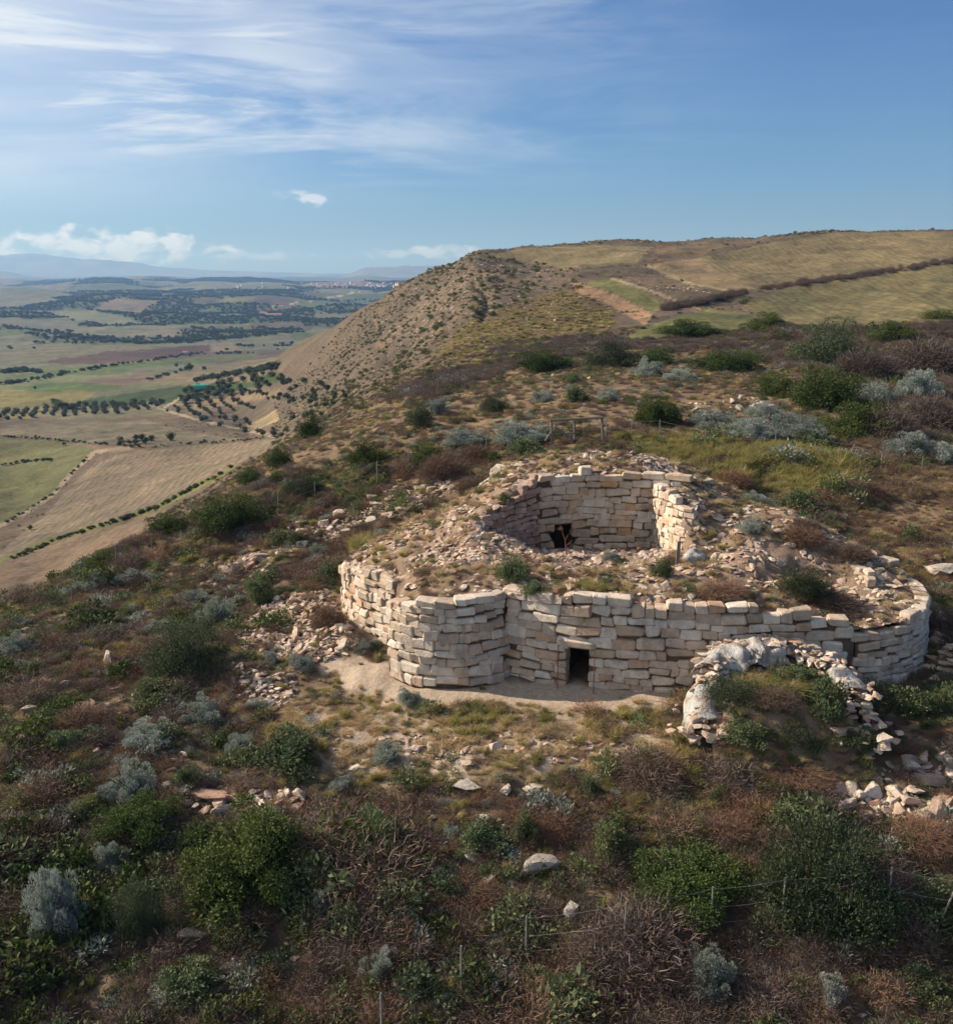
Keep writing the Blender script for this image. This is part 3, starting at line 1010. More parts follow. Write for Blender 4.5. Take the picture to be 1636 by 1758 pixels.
def tps(pts, q, lam=0.02):
    def K(a, b):
        d = np.hypot(a[:, None, 0] - b[None, :, 0], a[:, None, 1] - b[None, :, 1])
        return d * d * np.log(d + 1e-9)
    n = len(pts)
    A = np.zeros((n + 3, n + 3))
    A[:n, :n] = K(pts, pts) + lam * np.eye(n)
    A[:n, n] = 1
    A[:n, n + 1:] = pts[:, :2]
    A[n:, :n] = A[:n, n:].T
    sol = np.linalg.solve(A, np.concatenate([pts[:, 2], np.zeros(3)]))
    return K(q, pts) @ sol[:n] + sol[n] + q @ sol[n + 1:]


def inset(pts, d):
    pa = Path(pts)
    out = []
    for s in np.linspace(0, pa.L, 40):
        p, t, n = pa.at(s)
        out.append((p.x - n.x * d, p.y - n.y * d))
    return out


OUT = inset(side_pts, 0.22) + inset(tower_pts, 0.22)[1:-1] + inset(curtain_pts, 0.22)[2:] + inset(right_pts, 0.22) + [(16.4, 42.4), (15.6, 45.5), (13.2, 49), (10, 51), (6, 52.3), (1, 51.4), (-3.2, 48.6), (-5.2, 45)]


def mound_z(x, y, chamber=True):
    x, y = np.atleast_1d(np.asarray(x, float)), np.atleast_1d(np.asarray(y, float))
    z = tps(MC, np.stack([x, y], -1)) + 0.10 * fbm(x * 1.1, y * 1.1, 71, 3) + 0.05 * fbm(x * 4, y * 4, 72, 2)
    if chamber:
        c = inpoly(x, y, CH)
        z = np.where(c, np.minimum(z, 2.05 + 0.10 * fbm(x * 1.6, y * 1.6, 73, 2) + 0.21 * np.maximum(0, 43.0 - y) + 0.5 * np.maximum(0, 2.4 - x)), z)
    return z


def build_fill():
    gx, gy = np.arange(-7.4, 18.0, 0.11), np.arange(32.5, 53.2, 0.11)
    X, Y = np.meshgrid(gx, gy)
    Z = mound_z(X.ravel(), Y.ravel()).reshape(X.shape)
    k = inpoly(X, Y, OUT)
    n, m = X.shape
    idx = np.arange(n * m).reshape(n, m)
    fk = k[:-1, :-1] & k[:-1, 1:] & k[1:, 1:] & k[1:, :-1]
    zq = np.stack([Z[:-1, :-1], Z[:-1, 1:], Z[1:, 1:], Z[1:, :-1]], -1)
    open_ = fk & (zq.max(-1) - zq.min(-1) > 0.5) & (X[:-1, :-1] > 2.7) & (X[:-1, :-1] < 4.4) & (Y[:-1, :-1] > 42.2)       # leave the niche open
    quad = np.stack([idx[:-1, :-1], idx[:-1, 1:], idx[1:, 1:], idx[1:, :-1]], -1)
    f = quad[fk & ~open_]
    used = np.unique(f)
    mp = np.full(n * m, -1)
    mp[used] = np.arange(len(used))
    v = np.stack([X, Y, Z], -1).reshape(-1, 3)[used]
    P3 = np.stack([X, Y, Z], -1).reshape(-1, 3)
    top = P3[quad[open_].ravel()].copy()
    top[:, 2] = np.maximum(top[:, 2], 3.4)
    f2 = np.arange(len(top)).reshape(-1, 4) + len(v)
    return link('rubble_fill', mesh_from('rubble_fill', np.concatenate([v, top]), np.concatenate([mp[f], f2]), True, [M_FILL]), bastion)


build_fill()

# ---- the central tower: what is left of its round chamber
keep = empty('central_tower', (0, 0, 0))
tag(keep, 'broken round central tower of coursed stone, chamber open at the front', 'tower ruin')
ch_pts = [(2.55, 42.75), (3.3, 43.05), (4.2, 43.3), (5.3, 43.4), (6.4, 43.35), (7.3, 43.15), (8.4, 42.7)]
# the outside of these paths is the inside of the chamber: walk from right to left so the face looks at the viewer
pa_b = Path(ch_pts)
npx = np.array([project(*(pa_b.at(s)[0].xy), 2.9)[0] for s in ss[ss < pa_b.L]])
NI0, NI1 = float(ss[np.argmin(abs(npx - 952))]), float(ss[np.argmin(abs(npx - 983))])
bk, _, nk = wall('chamber_wall', keep, ch_pts, const(1.85), prof_f((0, 5.5), (0.3, 5.5), (0.6, 5.5), (0.85, 5.55), (1, 5.4)), B_CHAMB, 0.33, (0.4, 1.1), seed=41, batter=-0.05, rough=0.025, ragged=0.3,
                 gaps=[(NI0, NI1, 1.7, 3.15)], depth=0.5)
lf, _, n2_ = wall('broken_wall_end', keep, [(-0.15, 39.9), (1.25, 41.25), (2.6, 42.55)], const(2.0), prof_f((0, 3.95), (0.35, 4.35), (0.75, 5.0), (0.9, 5.45), (1, 5.5)), B_PINK_SHADE, 0.21, (0.2, 0.5), seed=42, batter=-0.02, rough=0.05, depth=0.4, ragged=0.6, thick=0.4)
rf, _, n3_ = wall('broken_wall_end', keep, [(7.35, 42.75), (7.5, 41.7), (7.75, 40.8), (7.98, 40.0), (8.3, 39.75), (9.1, 39.6), (9.8, 39.3)], const(2.0), prof_f((0, 5.1), (0.3, 5.0), (0.58, 4.85), (0.68, 4.5), (0.82, 3.8), (1, 3.4)), B_STONE, 0.24, (0.22, 0.5), seed=43, batter=0.0, rough=0.05, depth=0.4, ragged=0.6, thick=0.4)
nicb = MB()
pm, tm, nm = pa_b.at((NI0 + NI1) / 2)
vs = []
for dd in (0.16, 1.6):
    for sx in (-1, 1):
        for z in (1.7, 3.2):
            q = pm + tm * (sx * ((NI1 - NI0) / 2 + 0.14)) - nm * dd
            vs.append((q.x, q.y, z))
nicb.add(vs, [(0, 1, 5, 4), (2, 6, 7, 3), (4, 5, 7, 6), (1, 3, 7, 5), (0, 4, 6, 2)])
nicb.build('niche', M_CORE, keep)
nl = link('lintel', B_CHAMB[2], bk, (pm.x - nm.x * 0.22, pm.y - nm.y * 0.22, 3.33))
nl.rotation_euler = (0, 0, math.atan2(tm.y, tm.x))
nl.scale = (1.15, 0.5, 0.34)
# short stretches of the outer face of the central tower
ex1, _, n4_ = wall('outer_face', keep, [(2.2, 48.4), (0.9, 47.2), (0.55, 45.9), (0.9, 44.7)], prof_f((0, 3.8), (1, 3.7)), prof_f((0, 4.7), (0.5, 5.1), (1, 5.0)), B_CHAMB, 0.36, (0.45, 1.0), seed=44, ragged=0.4)
ex2, _, n5_ = wall('outer_face', keep, [(7.6, 44.2), (8.6, 44.7), (9.7, 45.3), (10.9, 45.6)], prof_f((0, 4.2), (1, 3.4)), prof_f((0, 5.2), (0.5, 5.0), (1, 4.6)), B_CHAMB, 0.25, (0.3, 0.8), seed=45, ragged=0.5)
# ring of stones round the sunken chamber of the right tower
rg, _, n6_ = wall('inner_ring', bastion, arc(12.35, 36.9, 1.75, 200, -20, 24), const(2.2), prof_f((0, 2.9), (0.5, 3.5), (1, 2.9)), B_STONE, 0.27, (0.3, 0.6), seed=46, rough=0.10, ragged=0.9, depth=0.35, thick=0.25)
print('stones', n_st, n6_, nk, n2_, n3_, n4_, n5_)
# ------------------------------------------------------------------ scattering of what nobody could count
def scatter_tree():
    t = bpy.data.node_groups.new('scatter', 'GeometryNodeTree')
    t.interface.new_socket('Geometry', in_out='INPUT', socket_type='NodeSocketGeometry')
    t.interface.new_socket('Collection', in_out='INPUT', socket_type='NodeSocketCollection')
    t.interface.new_socket('Geometry', in_out='OUTPUT', socket_type='NodeSocketGeometry')
    gi, go = t.nodes.new('NodeGroupInput'), t.nodes.new('NodeGroupOutput')
    ci = t.nodes.new('GeometryNodeCollectionInfo')
    ci.inputs['Separate Children'].default_value = True
    ci.inputs['Reset Children'].default_value = True
    ip = t.nodes.new('GeometryNodeInstanceOnPoints')
    ip.inputs['Pick Instance'].default_value = True

    def attr(nm, typ):
        a = t.nodes.new('GeometryNodeInputNamedAttribute')
        a.data_type = typ
        a.inputs['Name'].default_value = nm
        return a.outputs[0]
    e2r = t.nodes.new('FunctionNodeEulerToRotation')
    L = t.links.new
    L(gi.outputs[1], ci.inputs[0])
    L(gi.outputs[0], ip.inputs['Points'])
    L(ci.outputs[0], ip.inputs['Instance'])
    L(attr('pick', 'INT'), ip.inputs['Instance Index'])
    L(attr('turn', 'FLOAT_VECTOR'), e2r.inputs[0])
    L(e2r.outputs[0], ip.inputs['Rotation'])
    L(attr('size', 'FLOAT_VECTOR'), ip.inputs['Scale'])
    L(ip.outputs[0], go.inputs[0])
    return t


SCATTER = scatter_tree()
PROTO_COLS = {}


def proto_collection(name, meshes):
    c = bpy.data.collections.new(name)
    for i, m in enumerate(meshes):
        c.objects.link(bpy.data.objects.new('%s_%02d' % (name, i), m))
    PROTO_COLS[name] = c
    return c


def scatter(name, label, coll, pos, turn, size, pick, kind='stuff', parent=None):
    me = bpy.data.meshes.new(name)
    pos = np.asarray(pos, np.float32)
    me.vertices.add(len(pos))
    me.vertices.foreach_set('co', pos.ravel())
    for nm, typ, arr, fld in (('turn', 'FLOAT_VECTOR', turn, 'vector'), ('size', 'FLOAT_VECTOR', size, 'vector'), ('pick', 'INT', pick, 'value')):
        a = me.attributes.new(nm, typ, 'POINT')
        a.data.foreach_set(fld, np.asarray(arr, np.int32 if typ == 'INT' else np.float32).ravel())
    o = link(name, me, parent)
    md = o.modifiers.new('scatter', 'NODES')
    md.node_group = SCATTER
    sock = [i.identifier for i in SCATTER.interface.items_tree if i.item_type == 'SOCKET' and i.in_out == 'INPUT' and i.name == 'Collection'][0]
    md[sock] = coll
    tag(o, label, None, None, kind)
    return o


# ------------------------------------------------------------------ loose stones
RUB_COL = proto_collection('rubble_pieces', B_RUB)
rub_pos, rub_turn, rub_size = [], [], []
r4 = random.Random(404)
GROUPS = {}


def surf_normal(fn, x, y, e=0.25):
    z0, zx, zy = fn(x, y), fn(x + e, y), fn(x, y + e)
    return Vector((-(zx - z0) / e, -(zy - z0) / e, 1)).normalized()


def mz(x, y):
    return float(mound_z([x], [y])[0])


def hz_(x, y):
    return float(H(x, y))


def loose(name, label, cat, group, x, y, z, size, nrm=None, meshes=B_RUB, tilt=0.2, sink=0.3):
    o = link(name, r4.choice(meshes), None, (x, y, z + size[2] * (0.5 - sink)))
    q = (nrm or Vector((0, 0, 1))).to_track_quat('Z', 'Y') @ Euler((r4.uniform(-tilt, tilt), r4.uniform(-tilt, tilt), r4.uniform(0, 6.28))).to_quaternion()
    o.rotation_euler = q.to_euler()
    o.scale = size
    tag(o, label, cat, group)
    return o


def in_ruin(x, y, grow=0.0):
    return inpoly(np.asarray(x), np.asarray(y), RUIN_OUT)


RUIN_OUT = [(-6.0, 42.2), (-5.5, 40.4), (-4.6, 38.7), (-3.6, 37.4), (-3.6, 35.6), (-2.6, 33.9), (-0.8, 33.4), (1.2, 34.0), (3.5, 33.0), (7, 32.5), (10.5, 32.4), (13, 32.7), (15.4, 34.2), (16.6, 36.6), (16.5, 39), (15.9, 41.2),
            (16.2, 42.4), (15.4, 45.5), (13.2, 48.6), (10, 50.4), (6, 51.4), (1, 50.6), (-3.0, 48.0), (-5.4, 45)]
# on the ruin: a cover of flat slabs; the largest are single objects, the rest one mass
cand = []
while len(cand) < 6600:
    x, y = r4.uniform(-6, 16.5), r4.uniform(33.2, 51.5)
    if not inpoly(np.array(x), np.array(y), OUT):
        continue
    den = 0.44 + 0.6 * float(fbm(x * 0.6, y * 0.6, 81, 3))
    if r4.random() > den + 0.12:
        continue
    cand.append((x, y))
for _ in range(420):                  # the rim left of the open chamber is all stone
    cand.append((r4.uniform(-1.6, 2.6), r4.uniform(37.4, 40.6)))
zc = mound_z([c[0] for c in cand], [c[1] for c in cand])
zx = mound_z([c[0] + 0.2 for c in cand], [c[1] for c in cand], False)
zy = mound_z([c[0] for c in cand], [c[1] + 0.2 for c in cand], False)
zn = mound_z([c[0] for c in cand], [c[1] for c in cand], False)
zone_label = [
    (lambda x, y: x < 0.8 and y < 38.5, 'flat loose slab among the rubble on top of the left tower', 'slabs on the left tower'),
    (lambda x, y: x < 1.0, 'flat loose slab on the rubble slope behind the left tower', 'slabs on the left rubble slope'),
    (lambda x, y: y > 42.8 and x < 9, 'flat pale slab on the rubble cap behind the open chamber', 'slabs on the rubble cap'),
    (lambda x, y: x < 8.4 and y < 42.8, 'loose rubble block between the open chamber and the front wall', 'blocks before the chamber'),
    (lambda x, y: True, 'loose rubble block on the heap above the right tower', 'blocks on the right tower heap')]
n_big = {}
for k, (x, y) in enumerate(cand):
    nrm = Vector((-(zx[k] - zn[k]) / 0.2, -(zy[k] - zn[k]) / 0.2, 1)).normalized()
    inside = inpoly(np.array(x), np.array(y), CH)
    big = k < 330 and not inside and not (36.8 < y < 39.5 and 1.5 < x < 8)
    s = r4.uniform(0.30, 0.56) * (1.15 if r4.random() < 0.15 else 0.95) if big else 0.11 + 0.30 * r4.random() ** 1.7
    if inside and y > 41.5:
        s *= 0.7
        nrm = Vector((0, 0, 1))
    size = (s, s * r4.uniform(0.6, 0.9), s * r4.uniform(0.20, 0.38))
    if big:
        for test, lab, grp in zone_label:
            if test(x, y):
                break
        if n_big.get(grp, 0) < 48:
            n_big[grp] = n_big.get(grp, 0) + 1
            loose('rubble_stone', lab, 'stone', grp, x, y, zc[k], size, nrm, tilt=0.16)
            continue
    q = nrm.to_track_quat('Z', 'Y') @ Euler((r4.uniform(-.3, .3), r4.uniform(-.3, .3), r4.uniform(0, 6.28))).to_quaternion()
    rub_pos.append((x, y, zc[k] + size[2] * 0.25))
    rub_turn.append(tuple(q.to_euler()))
    rub_size.append(size)
scatter('rubble', 'small broken limestone rubble covering the top of the ruin', RUB_COL, rub_pos, rub_turn, rub_size, [r4.randrange(len(B_RUB)) for _ in rub_pos])
print('big slabs', n_big)


def px_samples(poly, n, seed, band=None):
    """ground points that show inside a polygon of the photograph"""
    r = np.random.default_rng(seed)
    xs, ys = [p[0] for p in poly], [p[1] for p in poly]
    a, b = r.uniform(min(xs), max(xs), n * 8), r.uniform(min(ys), max(ys), n * 8)
    k = np.flatnonzero(inpoly(a, b, poly))[:n]
    return [tuple(float(q) for q in p) for p in zip(*G_many(a[k], b[k]))]


# tumbled stone in heaps round the ruin: (polygon, big stones, size range, small stones, label, group)
HEAPS = [
    (P((470, 1030), (560, 1010), (620, 1110), (560, 1140), (430, 1130), (400, 1080)), 34, (0.3, 0.65), 900, 'broken stone in the tumbled heap left of the left tower', 'stones of the left heap'),
    (P((540, 900), (640, 850), (760, 815), (790, 840), (680, 890), (560, 930)), 34, (0.35, 0.75), 620, 'reddish stone in the tumbled wall line left of the ruin', 'stones of the tumbled wall line'),
    (P((310, 985), (420, 940), (540, 890), (560, 920), (430, 1000), (330, 1010)), 16, (0.35, 0.7), 220, 'pale stone scattered among dry scrub above the big round bush', 'stones above the big bush'),
    (P((300, 1365), (420, 1355), (515, 1362), (515, 1395), (400, 1405), (310, 1390)), 16, (0.35, 0.7), 60, 'stone of the low broken wall behind the dark foreground bushes', 'stones of the low broken wall'),
    (P((1370, 1350), (1480, 1330), (1640, 1290), (1640, 1420), (1500, 1410), (1380, 1385)), 34, (0.3, 0.75), 260, 'angular stone in the boulder heap at the right edge', 'stones of the right boulder heap'),
    (P((560, 1265), (900, 1258), (1170, 1270), (1160, 1320), (900, 1310), (600, 1330)), 18, (0.25, 0.5), 300, 'small pale stone lying in the golden grass before the ruin', 'stones in the golden grass'),
    (P((905, 650), (1000, 632), (1040, 645), (960, 668)), 10, (0.4, 0.8), 90, 'pale stone in the small heap at the foot of the scrub belt', 'stones of the far heap'),
    (P((1180, 690), (1330, 682), (1340, 710), (1200, 725)), 10, (0.5, 0.9), 90, 'grey stone of the collapsed wall behind the fence', 'stones of the far wall'),
    (P((400, 1140), (520, 1150), (500, 1220), (390, 1200)), 8, (0.25, 0.5), 170, 'grey stone in the shaded patch right of the big round bush', 'stones in the shaded patch'),
    (P((690, 1390), (950, 1370), (1000, 1480), (700, 1520)), 5, (0.25, 0.45), 40, 'small stone among weeds in the middle of the foreground', 'stones among foreground weeds'),
    (P((30, 1480), (1600, 1620), (1600, 1756), (30, 1756)), 20, (0.18, 0.36), 110, 'dull stone lying in the dark foreground scrub', 'stones in the foreground scrub'),
    (P((30, 1050), (300, 1150), (330, 1400), (30, 1450)), 12, (0.25, 0.5), 120, 'stone half hidden in the brown scrub on the left slope', 'stones on the left slope'),
    (P((540, 740), (620, 690), (700, 690), (640, 760)), 8, (0.4, 0.7), 80, 'stone on the bare reddish slope beyond the fence', 'stones on the reddish slope'),
    (P((1590, 960), (1640, 960), (1640, 1170), (1590, 1180)), 10, (0.4, 0.8), 60, 'stone fallen in the shadow beside the right tower', 'stones beside the right tower'),
]
hp, ht, hs = [], [], []
for i, (poly, nb, (s0, s1), ns, lab, grp) in enumerate(HEAPS):
    for (x, y, z) in px_samples(poly, nb, 500 + i):
        if in_ruin(x, y):
            continue
        s = r4.uniform(s0, s1)
        loose('loose_stone', lab, 'stone', grp, x, y, z, (s, s * r4.uniform(0.6, 0.9), s * r4.uniform(0.4, 0.7)), surf_normal(hz_, x, y), tilt=0.4, sink=0.22, meshes=B_BIG if i not in (7, 8, 10) else B_GREY)
    for (x, y, z) in px_samples(poly, ns, 700 + i):
        if in_ruin(x, y):
            continue
        s = 0.10 + 0.30 * r4.random() ** 1.6
        hp.append((x, y, z + 0.03))
        ht.append((r4.uniform(-.5, .5), r4.uniform(-.5, .5), r4.uniform(0, 6.28)))
        hs.append((s, s * 0.8, s * 0.55))
scatter('scattered_rubble', 'small stones strewn over the slopes round the ruin', RUB_COL, hp, ht, hs, [r4.randrange(len(B_RUB)) for _ in hp])

fp = px_samples(P((640, 560), (700, 492), (780, 442), (880, 445), (990, 465), (960, 500), (880, 520), (800, 560), (690, 600)), 800, 901) + px_samples(P((1040, 470), (1180, 490), (1260, 505), (1120, 500)), 90, 902) + px_samples(P((780, 590), (900, 520), (1000, 500), (960, 560), (820, 620)), 160, 903) + px_samples(P((500, 640), (700, 560), (800, 560), (700, 660), (560, 690)), 250, 904)
fs_ = [0.2 + 0.55 * r4.random() ** 2 for _ in fp]
scatter('hillside_rocks', 'pale rocks breaking out of the flank of the far hill', RUB_COL, fp, [(r4.uniform(-.4, .4), r4.uniform(-.4, .4), r4.uniform(0, 6.28)) for _ in fp], [(a, a * 0.8, a * 0.6) for a in fs_], [r4.randrange(len(B_RUB)) for _ in fp])

# single boulders that stand out
BOULDERS = [
    (405, 985, 0.75, 0.9, 'tallest upright pale boulder among the rocks left of the ruin', 0), (350, 985, 0.6, 0.8, 'squat upright boulder with a flat top beside the tallest pale boulder', 0),
    (440, 960, 0.9, 0.5, 'broad tilted pale boulder right of the tallest upright one', 0), (552, 905, 0.6, 0.6, 'white pointed boulder at the start of the tumbled wall line', 0),
    (515, 915, 0.6, 0.4, 'small white boulder below the white pointed one', 0), (188, 1140, 0.6, 0.9, 'white upright boulder on the left slope beside the big round bush', 0),
    (52, 1225, 0.9, 0.6, 'pale grey boulder on the brown slope at the left edge', 1), (40, 1280, 0.8, 0.75, 'brown rounded boulder below the pale grey one at the left edge', 1),
    (490, 1198, 0.4, 0.35, 'small white stone at the corner of the shaded stone patch', 0),
    (800, 1355, 1.3, 0.5, 'long flat weathered block with a dark end before the golden grass', 1), (870, 1362, 0.7, 0.5, 'reddish squared block in the middle of the foreground block row', 0), (920, 1360, 1.1, 0.45, 'pale long block at the right end of the foreground block row', 0),
    (350, 1370, 1.6, 0.45, 'long flat slab at the left end of the low broken wall', 0),
    (1560, 1325, 1.0, 0.7, 'largest pale boulder on top of the right heap', 1), (1595, 1350, 1.1, 0.8, 'big cracked boulder just right of the largest pale one', 1), (1632, 1322, 0.7, 0.8, 'boulder cut by the right edge of the picture', 1),
    (1500, 1340, 0.8, 0.4, 'low grey flat boulder left of the largest pale one', 1), (1480, 1372, 0.7, 0.55, 'tan rounded boulder in the left part of the right heap', 0), (1478, 1410, 0.7, 0.5, 'white-topped boulder at the lower rim of the right heap', 0),
    (935, 1495, 1.2, 0.8, 'broad grey boulder in the shaded foreground scrub', 1), (730, 1500, 0.9, 0.6, 'flat grey boulder left of the broad foreground boulder', 1), (838, 1515, 0.8, 0.4, 'low grey rock between the two foreground boulders', 1),
    (1016, 1385, 0.32, 0.3, 'small round pale stone right of the foreground block row', 0), (695, 1380, 0.5, 0.5, 'pale angular stone left of the foreground block row', 0),
    (715, 1290, 0.9, 0.4, 'pale humped stone at the left of the golden grass', 0), (850, 1285, 0.8, 0.45, 'white round-backed stone in the golden grass', 0),
    (340, 1608, 1.0, 0.35, 'flat grey slab in the lower left foreground', 1), (1195, 1305, 0.6, 0.35, 'whitish stone at the foot of the covered round wall', 0),
    (1615, 985, 1.8, 0.7, 'large grey slab lying in the shadow right of the right tower', 1),
    (1215, 1250, 1.0, 0.6, 'pinkish boulder at the lower left end of the covered round wall', 0),
]
for px, py, wd, ht_, lab, grey in BOULDERS:
    x, y, z = G(px, py)
    kk = 0.95 if y > 33 else 0.72
    o = loose('boulder', lab, 'boulder', None, x, y, z, (wd * kk, wd * 0.7 * kk, ht_ * kk), None, B_GREY if grey else B_BIG, tilt=0.12, sink=0.2)
    o.rotation_euler[2] = r4.uniform(-0.5, 0.5)

# ------------------------------------------------------------------ low round hut wall covered with white sheeting
M_SHEET, t_, p_ = material('white_sheeting')
g_ = t_.n('ShaderNodeNewGeometry').outputs['Position']
t_.link(t_.mix(t_.ramp(t_.noise(g_, 3.0, 6, 0.65), 0.42, 0.62), (0.50, 0.475, 0.44), (0.33, 0.265, 0.205)), p_.inputs['Base Color'])
b_ = t_.n('ShaderNodeBump')
b_.inputs['Strength'].default_value = 0.9
b_.inputs['Distance'].default_value = 0.10
t_.link(t_.noise(t_.mapping(g_, scale=(1, 1, 0.5)), 7.0, 5, 0.6, 1.5), b_.inputs['Height'])
t_.link(b_.outputs[0], p_.inputs['Normal'])
p_.inputs['Roughness'].default_value = 0.6

HC, HR = (9.25, 29.75), 2.35
hut = empty('round_hut', (HC[0], HC[1], 0))
tag(hut, 'low curved dry-stone hut wall under dirty white sheeting in front of the bastion', 'hut ruin')


def child_of(o, parent):
    o.parent = parent
    o.matrix_parent_inverse = Matrix.Translation(parent.location).inverted()
    return o


hut_arc = arc(*HC, HR, 192, -22, 40)
ht_top = prof_f((0, 0.35), (0.10, 0.95), (0.2, 1.35), (0.32, 1.75), (0.5, 1.9), (0.62, 1.75), (0.75, 1.45), (0.9, 1.0), (1, 0.4))
h_in = [(HC[0] + (p[0] - HC[0]) * (HR - 0.50) / HR, HC[1] + (p[1] - HC[1]) * (HR - 0.50) / HR) for p in hut_arc]
h_out = [(HC[0] + (p[0] - HC[0]) * (HR + 0.45) / HR, HC[1] + (p[1] - HC[1]) * (HR + 0.45) / HR) for p in hut_arc][::-1]
for pts_, flip, sd in ((h_in, False, 61), (h_out, True, 62)):
    tp = (lambda f: ht_top(1 - f) - 0.02) if flip else (lambda f: ht_top(f) - 0.02)
    c_, _, _ = wall('inner_face' if not flip else 'outer_face', None, pts_, const(-0.3), tp, B_RUB, 0.24, (0.22, 0.52), seed=sd, rough=0.07, ragged=0.7, depth=0.38, thick=0.28)
    child_of(c_, hut)


def hut_z(x, y):
    b = (y - (HC[1] - 2.9)) / 4.7
    a = (x - HC[0]) / 2.3
    if 0 < b < 1 and abs(a) < 1:
        return float(hz_(x, y) - 0.1 + 1.5 * sstep(0.0, 0.66, b) * (1 - 0.45 * abs(a) ** 4))
    return hz_(x, y)



def sheet(name, f0, f1, across, seed, lift=0.05):
    """crumpled sheeting laid over the crest between two shares of the wall line"""
    pa = Path(hut_arc)
    N, m = int((f1 - f0) * pa.L / 0.055), len(across)
    vs = []
    for i in range(N + 1):
        f = f0 + (f1 - f0) * i / N
        s = f * pa.L
        p, t, n = pa.at(s)
        for j, (a, dz) in enumerate(across):
            edge = float(fbm(s * 1.3, j * 0.1 + seed, seed + 5, 3)) * 0.22
            k = 0.12 * float(fbm(s * 3.1 + j * 0.22, j * 0.55 + seed, seed, 3)) + 0.04 * float(vnoise(s * 9 + j * 0.9, j * 0.5, seed + 3))
            ee = 1 if j in (0, 1, m - 2, m - 1) else 0.25
            q = p + n * (a * (1 + 0.2 * edge) + k)
            vs.append((q.x, q.y, ht_top(f) + lift + dz + k * 0.9 + ee * edge))
    fs = [(i * m + j, i * m + j + 1, (i + 1) * m + j + 1, (i + 1) * m + j) for i in range(N) for j in range(m - 1)]
    o = child_of(link(name, mesh_from(name, vs, fs, True, [M_SHEET])), hut)
    so = o.modifiers.new('thickness', 'SOLIDIFY')
    so.thickness = 0.012
    return o


sheet('sheeting', 0.22, 0.56, [(-0.56, -0.42), (-0.5, -0.2), (-0.4, -0.02), (-0.2, 0.06), (0.0, 0.03), (0.2, -0.02), (0.38, -0.06), (0.52, -0.18), (0.6, -0.34), (0.68, -0.50), (0.8, -0.62)], 8)
sheet('sheeting', 0.0, 0.12, [(-0.55, -0.7), (-0.5, -0.4), (-0.4, -0.1), (-0.2, 0.03), (0.1, 0.04), (0.35, -0.03), (0.48, -0.3), (0.56, -0.7)], 9, 0.08)
sheet('sheeting', 0.76, 0.88, [(-0.5, -0.45), (-0.44, -0.2), (-0.3, 0.02), (0.0, 0.05), (0.3, 0.0), (0.44, -0.2)], 10)
pa_h = Path(hut_arc)
for k in range(230):
    s = r4.uniform(0, pa_h.L)
    p, t, n = pa_h.at(s)
    f = s / pa_h.L
    if k < 175:        # stones weighing the sheeting down along the crest
        off, z = r4.uniform(-0.6, 0.5), ht_top(f) + 0.06
        if 0.25 < f < 0.6 and r4.random() < 0.6:
            off = -r4.uniform(0.25, 0.6)
    else:             # fallen ones at the foot
        off = r4.choice((-1, 1)) * r4.uniform(0.6, 1.1)
        q = p + n * off
        z = max(hz_(q.x, q.y), hut_z(q.x, q.y) if off > 0 else 0) + 0.05
    q = p + n * off
    sz = r4.uniform(0.16, 0.40)
    o = child_of(link('stone', r4.choice(B_RUB), None, (q.x, q.y, z)), hut)
    o.rotation_euler = (r4.uniform(-.3, .3), r4.uniform(-.3, .3), r4.uniform(0, 6))
    o.scale = (sz, sz * 0.8, sz * 0.5)
for k in range(34):       # tumbled stones closing the two broken ends
    p, t, n = pa_h.at(0.0 if k < 20 else pa_h.L)
    q = p + t * ((-1 if k < 20 else 1) * r4.uniform(-0.1, 0.75)) + n * r4.uniform(-0.75, 0.75)
    sz = r4.uniform(0.22, 0.55)
    o = child_of(link('stone', r4.choice(B_RUB), None, (q.x, q.y, max(hz_(q.x, q.y), -0.1) + r4.uniform(0.0, 0.6))), hut)
    o.rotation_euler = (r4.uniform(-.4, .4), r4.uniform(-.4, .4), r4.uniform(0, 6))
    o.scale = (sz, sz * 0.8, sz * 0.6)
# earth inside the hut, high at the back and open to the front
vs, fs = [], []
for j in range(15):
    for i in range(25):
        a, b = (i / 24 - 0.5) * 2, j / 14
        x = HC[0] + a * 2.3 * (1 - 0.25 * max(0, b - 0.6))
        y = HC[1] - 2.9 + b * 4.7
        z = hz_(x, y) - 0.1 + 1.5 * sstep(0.0, 0.66, b) * (1 - 0.45 * abs(a) ** 4) + 0.08 * float(fbm(x * 1.5, y * 1.5, 91, 2))
        vs.append((x, y, z))
fs = [(j * 25 + i, j * 25 + i + 1, (j + 1) * 25 + i + 1, (j + 1) * 25 + i) for j in range(14) for i in range(24)]
child_of(link('earth_fill', mesh_from('earth_fill', vs, fs, True, [M_FILL])), hut)
HUT_GRID = np.array(vs).reshape(15, 25, 3)


# a stub of another wall cut off by the right edge
stub = empty('wall_stub', (0, 0, 0))
tag(stub, 'short broken stone wall at the right edge beside the right tower', 'wall')
x0, y0, z0 = G(1598, 1165)
wall('wall_core', stub, [(x0, y0 + 0.6), (x0 + 0.5, y0), (x0 + 1.6, y0 - 0.25), (x0 + 2.6, y0)], const(z0 - 0.2), prof_f((0, z0 + 0.8), (0.4, z0 + 1.4), (1, z0 + 1.5)), B_RUB, 0.24, (0.25, 0.6), seed=51, rough=0.08, ragged=0.8)
